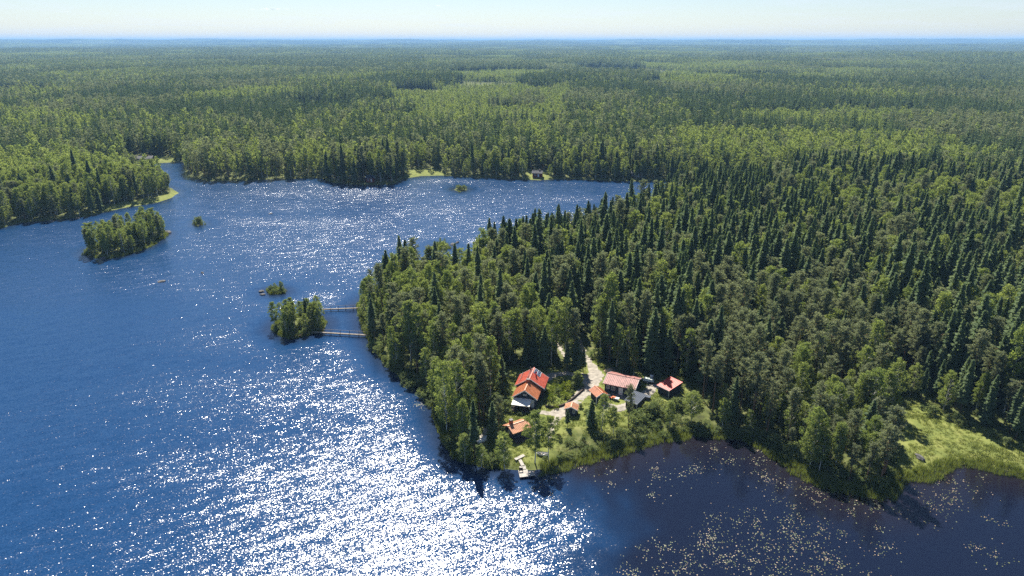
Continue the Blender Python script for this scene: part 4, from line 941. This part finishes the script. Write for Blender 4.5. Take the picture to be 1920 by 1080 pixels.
# ------------------------------------------------------------------ undergrowth, grass, reeds, lily pads
x, y = grid_points(110, 360, 3.0, 42); ok, s, d = tree_field(x, y); k = ok | ((s > .4) & (s < 3) & (sdist(MEADOW_W, x, y) < -.5) & (sdist(YARD_W, x, y) < 0)); x, y, s = x[k], y[k], s[k]
f = rng.uniform(.25, .75, len(x)); scatter('undergrowth', 'low shrubs and saplings under the trees', LOD['bush'][0], np.stack([x, y, height(x, y, s)-.05], 1), rng.integers(0, 3, len(x)), rng.random(len(x))*6.28, np.stack([f, f, f*.9], 1))
def tuft(n, h, spread, mat, wd=.05, lean=.35):
    tb = TB()
    for _ in range(n):
        a, l = rng.random()*6.28, rng.random()**.6*spread; p = np.array((math.cos(a)*l, math.sin(a)*l, 0)); hh = h*rng.uniform(.5, 1.15); b_ = rng.random()*6.28; dr = np.array((math.cos(b_), math.sin(b_), 0)); t3 = dr*hh*lean*rng.random() + (0, 0, hh)
        pr = np.array((-dr[1], dr[0], 0))*wd; i = len(tb.v); tb.v += [p-pr, p+pr, p+t3]; tb.f.append((i, i+1, i+2))
    return mesh_tris('tuft', tb, mat)
gt = [tuft(34, .32, .6, M['grass'], .05, .9) for _ in range(3)]; rt = [tuft(26, 1.35, .5, M['reed'], .04, .3) for _ in range(3)]
x, y = grid_points(118, 215, .8, 42); s = shore(x, y); k = (s > .5) & ((sdist(YARD_W, x, y) > -2.5) | (sdist(MEADOW_W, x, y) > -2)) & (line_d(x, y) > .35); x, y, s = x[k], y[k], s[k]
k = fnoise(x/4+9, y/4, 3) > .36; x, y, s = x[k], y[k], s[k]; n = len(x); f = rng.uniform(.5, 1.25, n)*(.6+.9*fnoise(x/6, y/6, 2))
scatter('grass', 'rough grass of the yard and the meadow', gt, np.stack([x, y, height(x, y, s)-.02], 1), rng.integers(0, 3, n), rng.random(n)*6.28, np.stack([f, f, f], 1))
x, y = grid_points(112, 420, .62, 42); s = shore(x, y); px, py = project(x, y, 0*x)
wdt = np.where((px > 1000) & (px < 2000) & (py > 795), 2.6, np.where(py < 500, 1.0, .5)); wdt = wdt*(.35+1.3*fnoise(x/9+2, y/9, 2))
k = (s < 1.6) & (s > -wdt) & ~((np.hypot(x-2.3, y-127) < 4.2)) & ~((np.abs(px-640) < 60) & (py > 560) & (py < 640) & (s < 0)); k &= (rng.random(len(x)) < np.where(py < 500, .5, .9)); x, y, s = x[k], y[k], s[k]; n = len(x); f = rng.uniform(.6, 1.2, n)
scatter('reeds', 'green reeds along the lake shore', rt, np.stack([x, y, np.maximum(height(x, y, s), -.15)], 1), rng.integers(0, 3, n), rng.random(n)*6.28, np.stack([f, f, f], 1))
M['lily'], t, b = new_mat('lily_pad'); gn = N(t, 'ShaderNodeNewGeometry')
t.links.new(ramp(t, gn.outputs['Random Per Island'], [(0, (.06,.09,.03)), (.45, (.13,.15,.05)), (.8, (.24,.17,.10)), (1, (.36,.28,.20))]), b.inputs['Base Color']); b.inputs['Roughness'].default_value = .55
PADS = [([(1120,905),(1250,870),(1330,835),(1470,880),(1560,935),(1500,960),(1380,930),(1180,935)], 600), ([(1150,1080),(1200,1040),(1330,960),(1450,955),(1560,990),(1600,1080)], 1900), ([(1290,818),(1430,838),(1500,890),(1640,950),(1700,960),(1560,960),(1440,900),(1300,850)], 450), ([(1560,930),(1920,900),(1920,1080),(1600,1080)], 520), ([(1690,905),(1760,885),(1900,900),(1920,930),(1740,950)], 320), ([(980,895),(1100,870),(1180,860),(1120,930),(1000,960)], 200), ([(700,700),(760,760),(810,800),(800,740)], 90), ([(760,340),(1200,345),(1180,352),(800,352)], 150), ([(0,440),(120,420),(330,380),(330,395),(120,430)], 120)]
m = MB()
for poly, n in PADS:
    n = int(n*.68); P = ground_poly(poly); lo, hi = P.min(0), P.max(0); cnt = 0
    cl = rng.uniform(lo, hi, (max(n//11, 6), 2)); cl = cl[sdist(P, cl[:, 0], cl[:, 1]) > 0]
    if len(cl) == 0: continue
    c = np.vstack([cl[rng.integers(0, len(cl), n)] + rng.normal(0, 1, (n, 2))*rng.choice([.5, 1.1, 2.6], (n, 1)), ])
    k = (sdist(P, c[:, 0], c[:, 1]) > -3); c = c[k]; k = shore(c[:, 0], c[:, 1]) < -.5; c = c[k]
    for (a, b_) in c:
        r_ = random.uniform(.05, .125); ph = random.random()*6.28; i = len(m.v); tl = random.gauss(0, .10), random.gauss(0, .10)
        for j in range(7):
            an = ph + 5.7*j/6; dx, dy = r_*math.cos(an), r_*math.sin(an); m.v.append((a+dx, b_+dy, .035 + dx*tl[0] + dy*tl[1]))
        m.v.append((a, b_, .03)); m.f += [(i+7, i+j, i+j+1) for j in range(6)]
tag(m.build('lily_pads', M['lily']), 'yellow-green lily pads floating on the calm bay', None, None, 'stuff')
# ------------------------------------------------------------------ small far clouds
cm = bpy.data.materials.new('cloud_vapour'); cm.use_nodes = True; t = cm.node_tree; t.nodes.clear(); o_ = N(t, 'ShaderNodeOutputMaterial'); pv = N(t, 'ShaderNodeVolumePrincipled')
pv.inputs['Color'].default_value = (1, 1, 1, 1); pv.inputs['Density'].default_value = .0007; pv.inputs['Anisotropy'].default_value = .62; t.links.new(pv.outputs[0], o_.inputs['Volume'])
for i, (a, b_, wpx, hpx) in enumerate(((183, 32, 18, 5), (324, 30, 12, 3), (362, 31, 13, 3), (540, 28, 74, 7), (835, 23, 21, 5), (1044, 9, 40, 5))):
    x, y = (a-960)/FPX*70000, 70000; zc = CAMH + (77-b_)/FPX*70000/CP
    bm = bmesh.new()
    for j in range(max(3, wpx//5)):
        q = random.uniform(-.5, .5); r_ = hpx*.5*70000/FPX*random.uniform(.5, 1)*(1-1.2*q*q)
        ret = bmesh.ops.create_icosphere(bm, subdivisions=2, radius=r_)
        for v in ret['verts']: v.co.x *= 1.8; v.co.x += q*wpx*70000/FPX*.9; v.co.z *= .7; v.co.z += random.uniform(-.1, .1)*r_
    me = bpy.data.meshes.new('cloud'); bm.to_mesh(me); bm.free(); me.materials.append(cm); o = link(bpy.data.objects.new('clouds' if 0 else 'cloud', me)); o.location = (x, y, zc)
    tag(o, ('tiny white cloud low over the horizon in the west', 'faint speck of cloud further west of the long thin cloud', 'faint speck of cloud just west of the long thin cloud', 'longest thin white cloud low in the sky', 'small white cloud in mid sky above the far forest', 'thin pale cloud streak at the top of the sky')[i], 'cloud')
# ------------------------------------------------------------------ haze
hm = bpy.data.materials.new('haze'); hm.use_nodes = True; t = hm.node_tree; t.nodes.clear(); o_ = N(t, 'ShaderNodeOutputMaterial'); pv = N(t, 'ShaderNodeVolumePrincipled')
pv.inputs['Color'].default_value = (.34, .62, 1, 1); pv.inputs['Density'].default_value = 8e-5; pv.inputs['Anisotropy'].default_value = 0.0; t.links.new(pv.outputs[0], o_.inputs['Volume'])
tag(MB().box(-61000, 61000, -61000, 61000, -4.5, max(float(Zg.max())+30, 130)).build('haze', hm), 'thin blue summer haze over the forest', None, None, 'stuff')
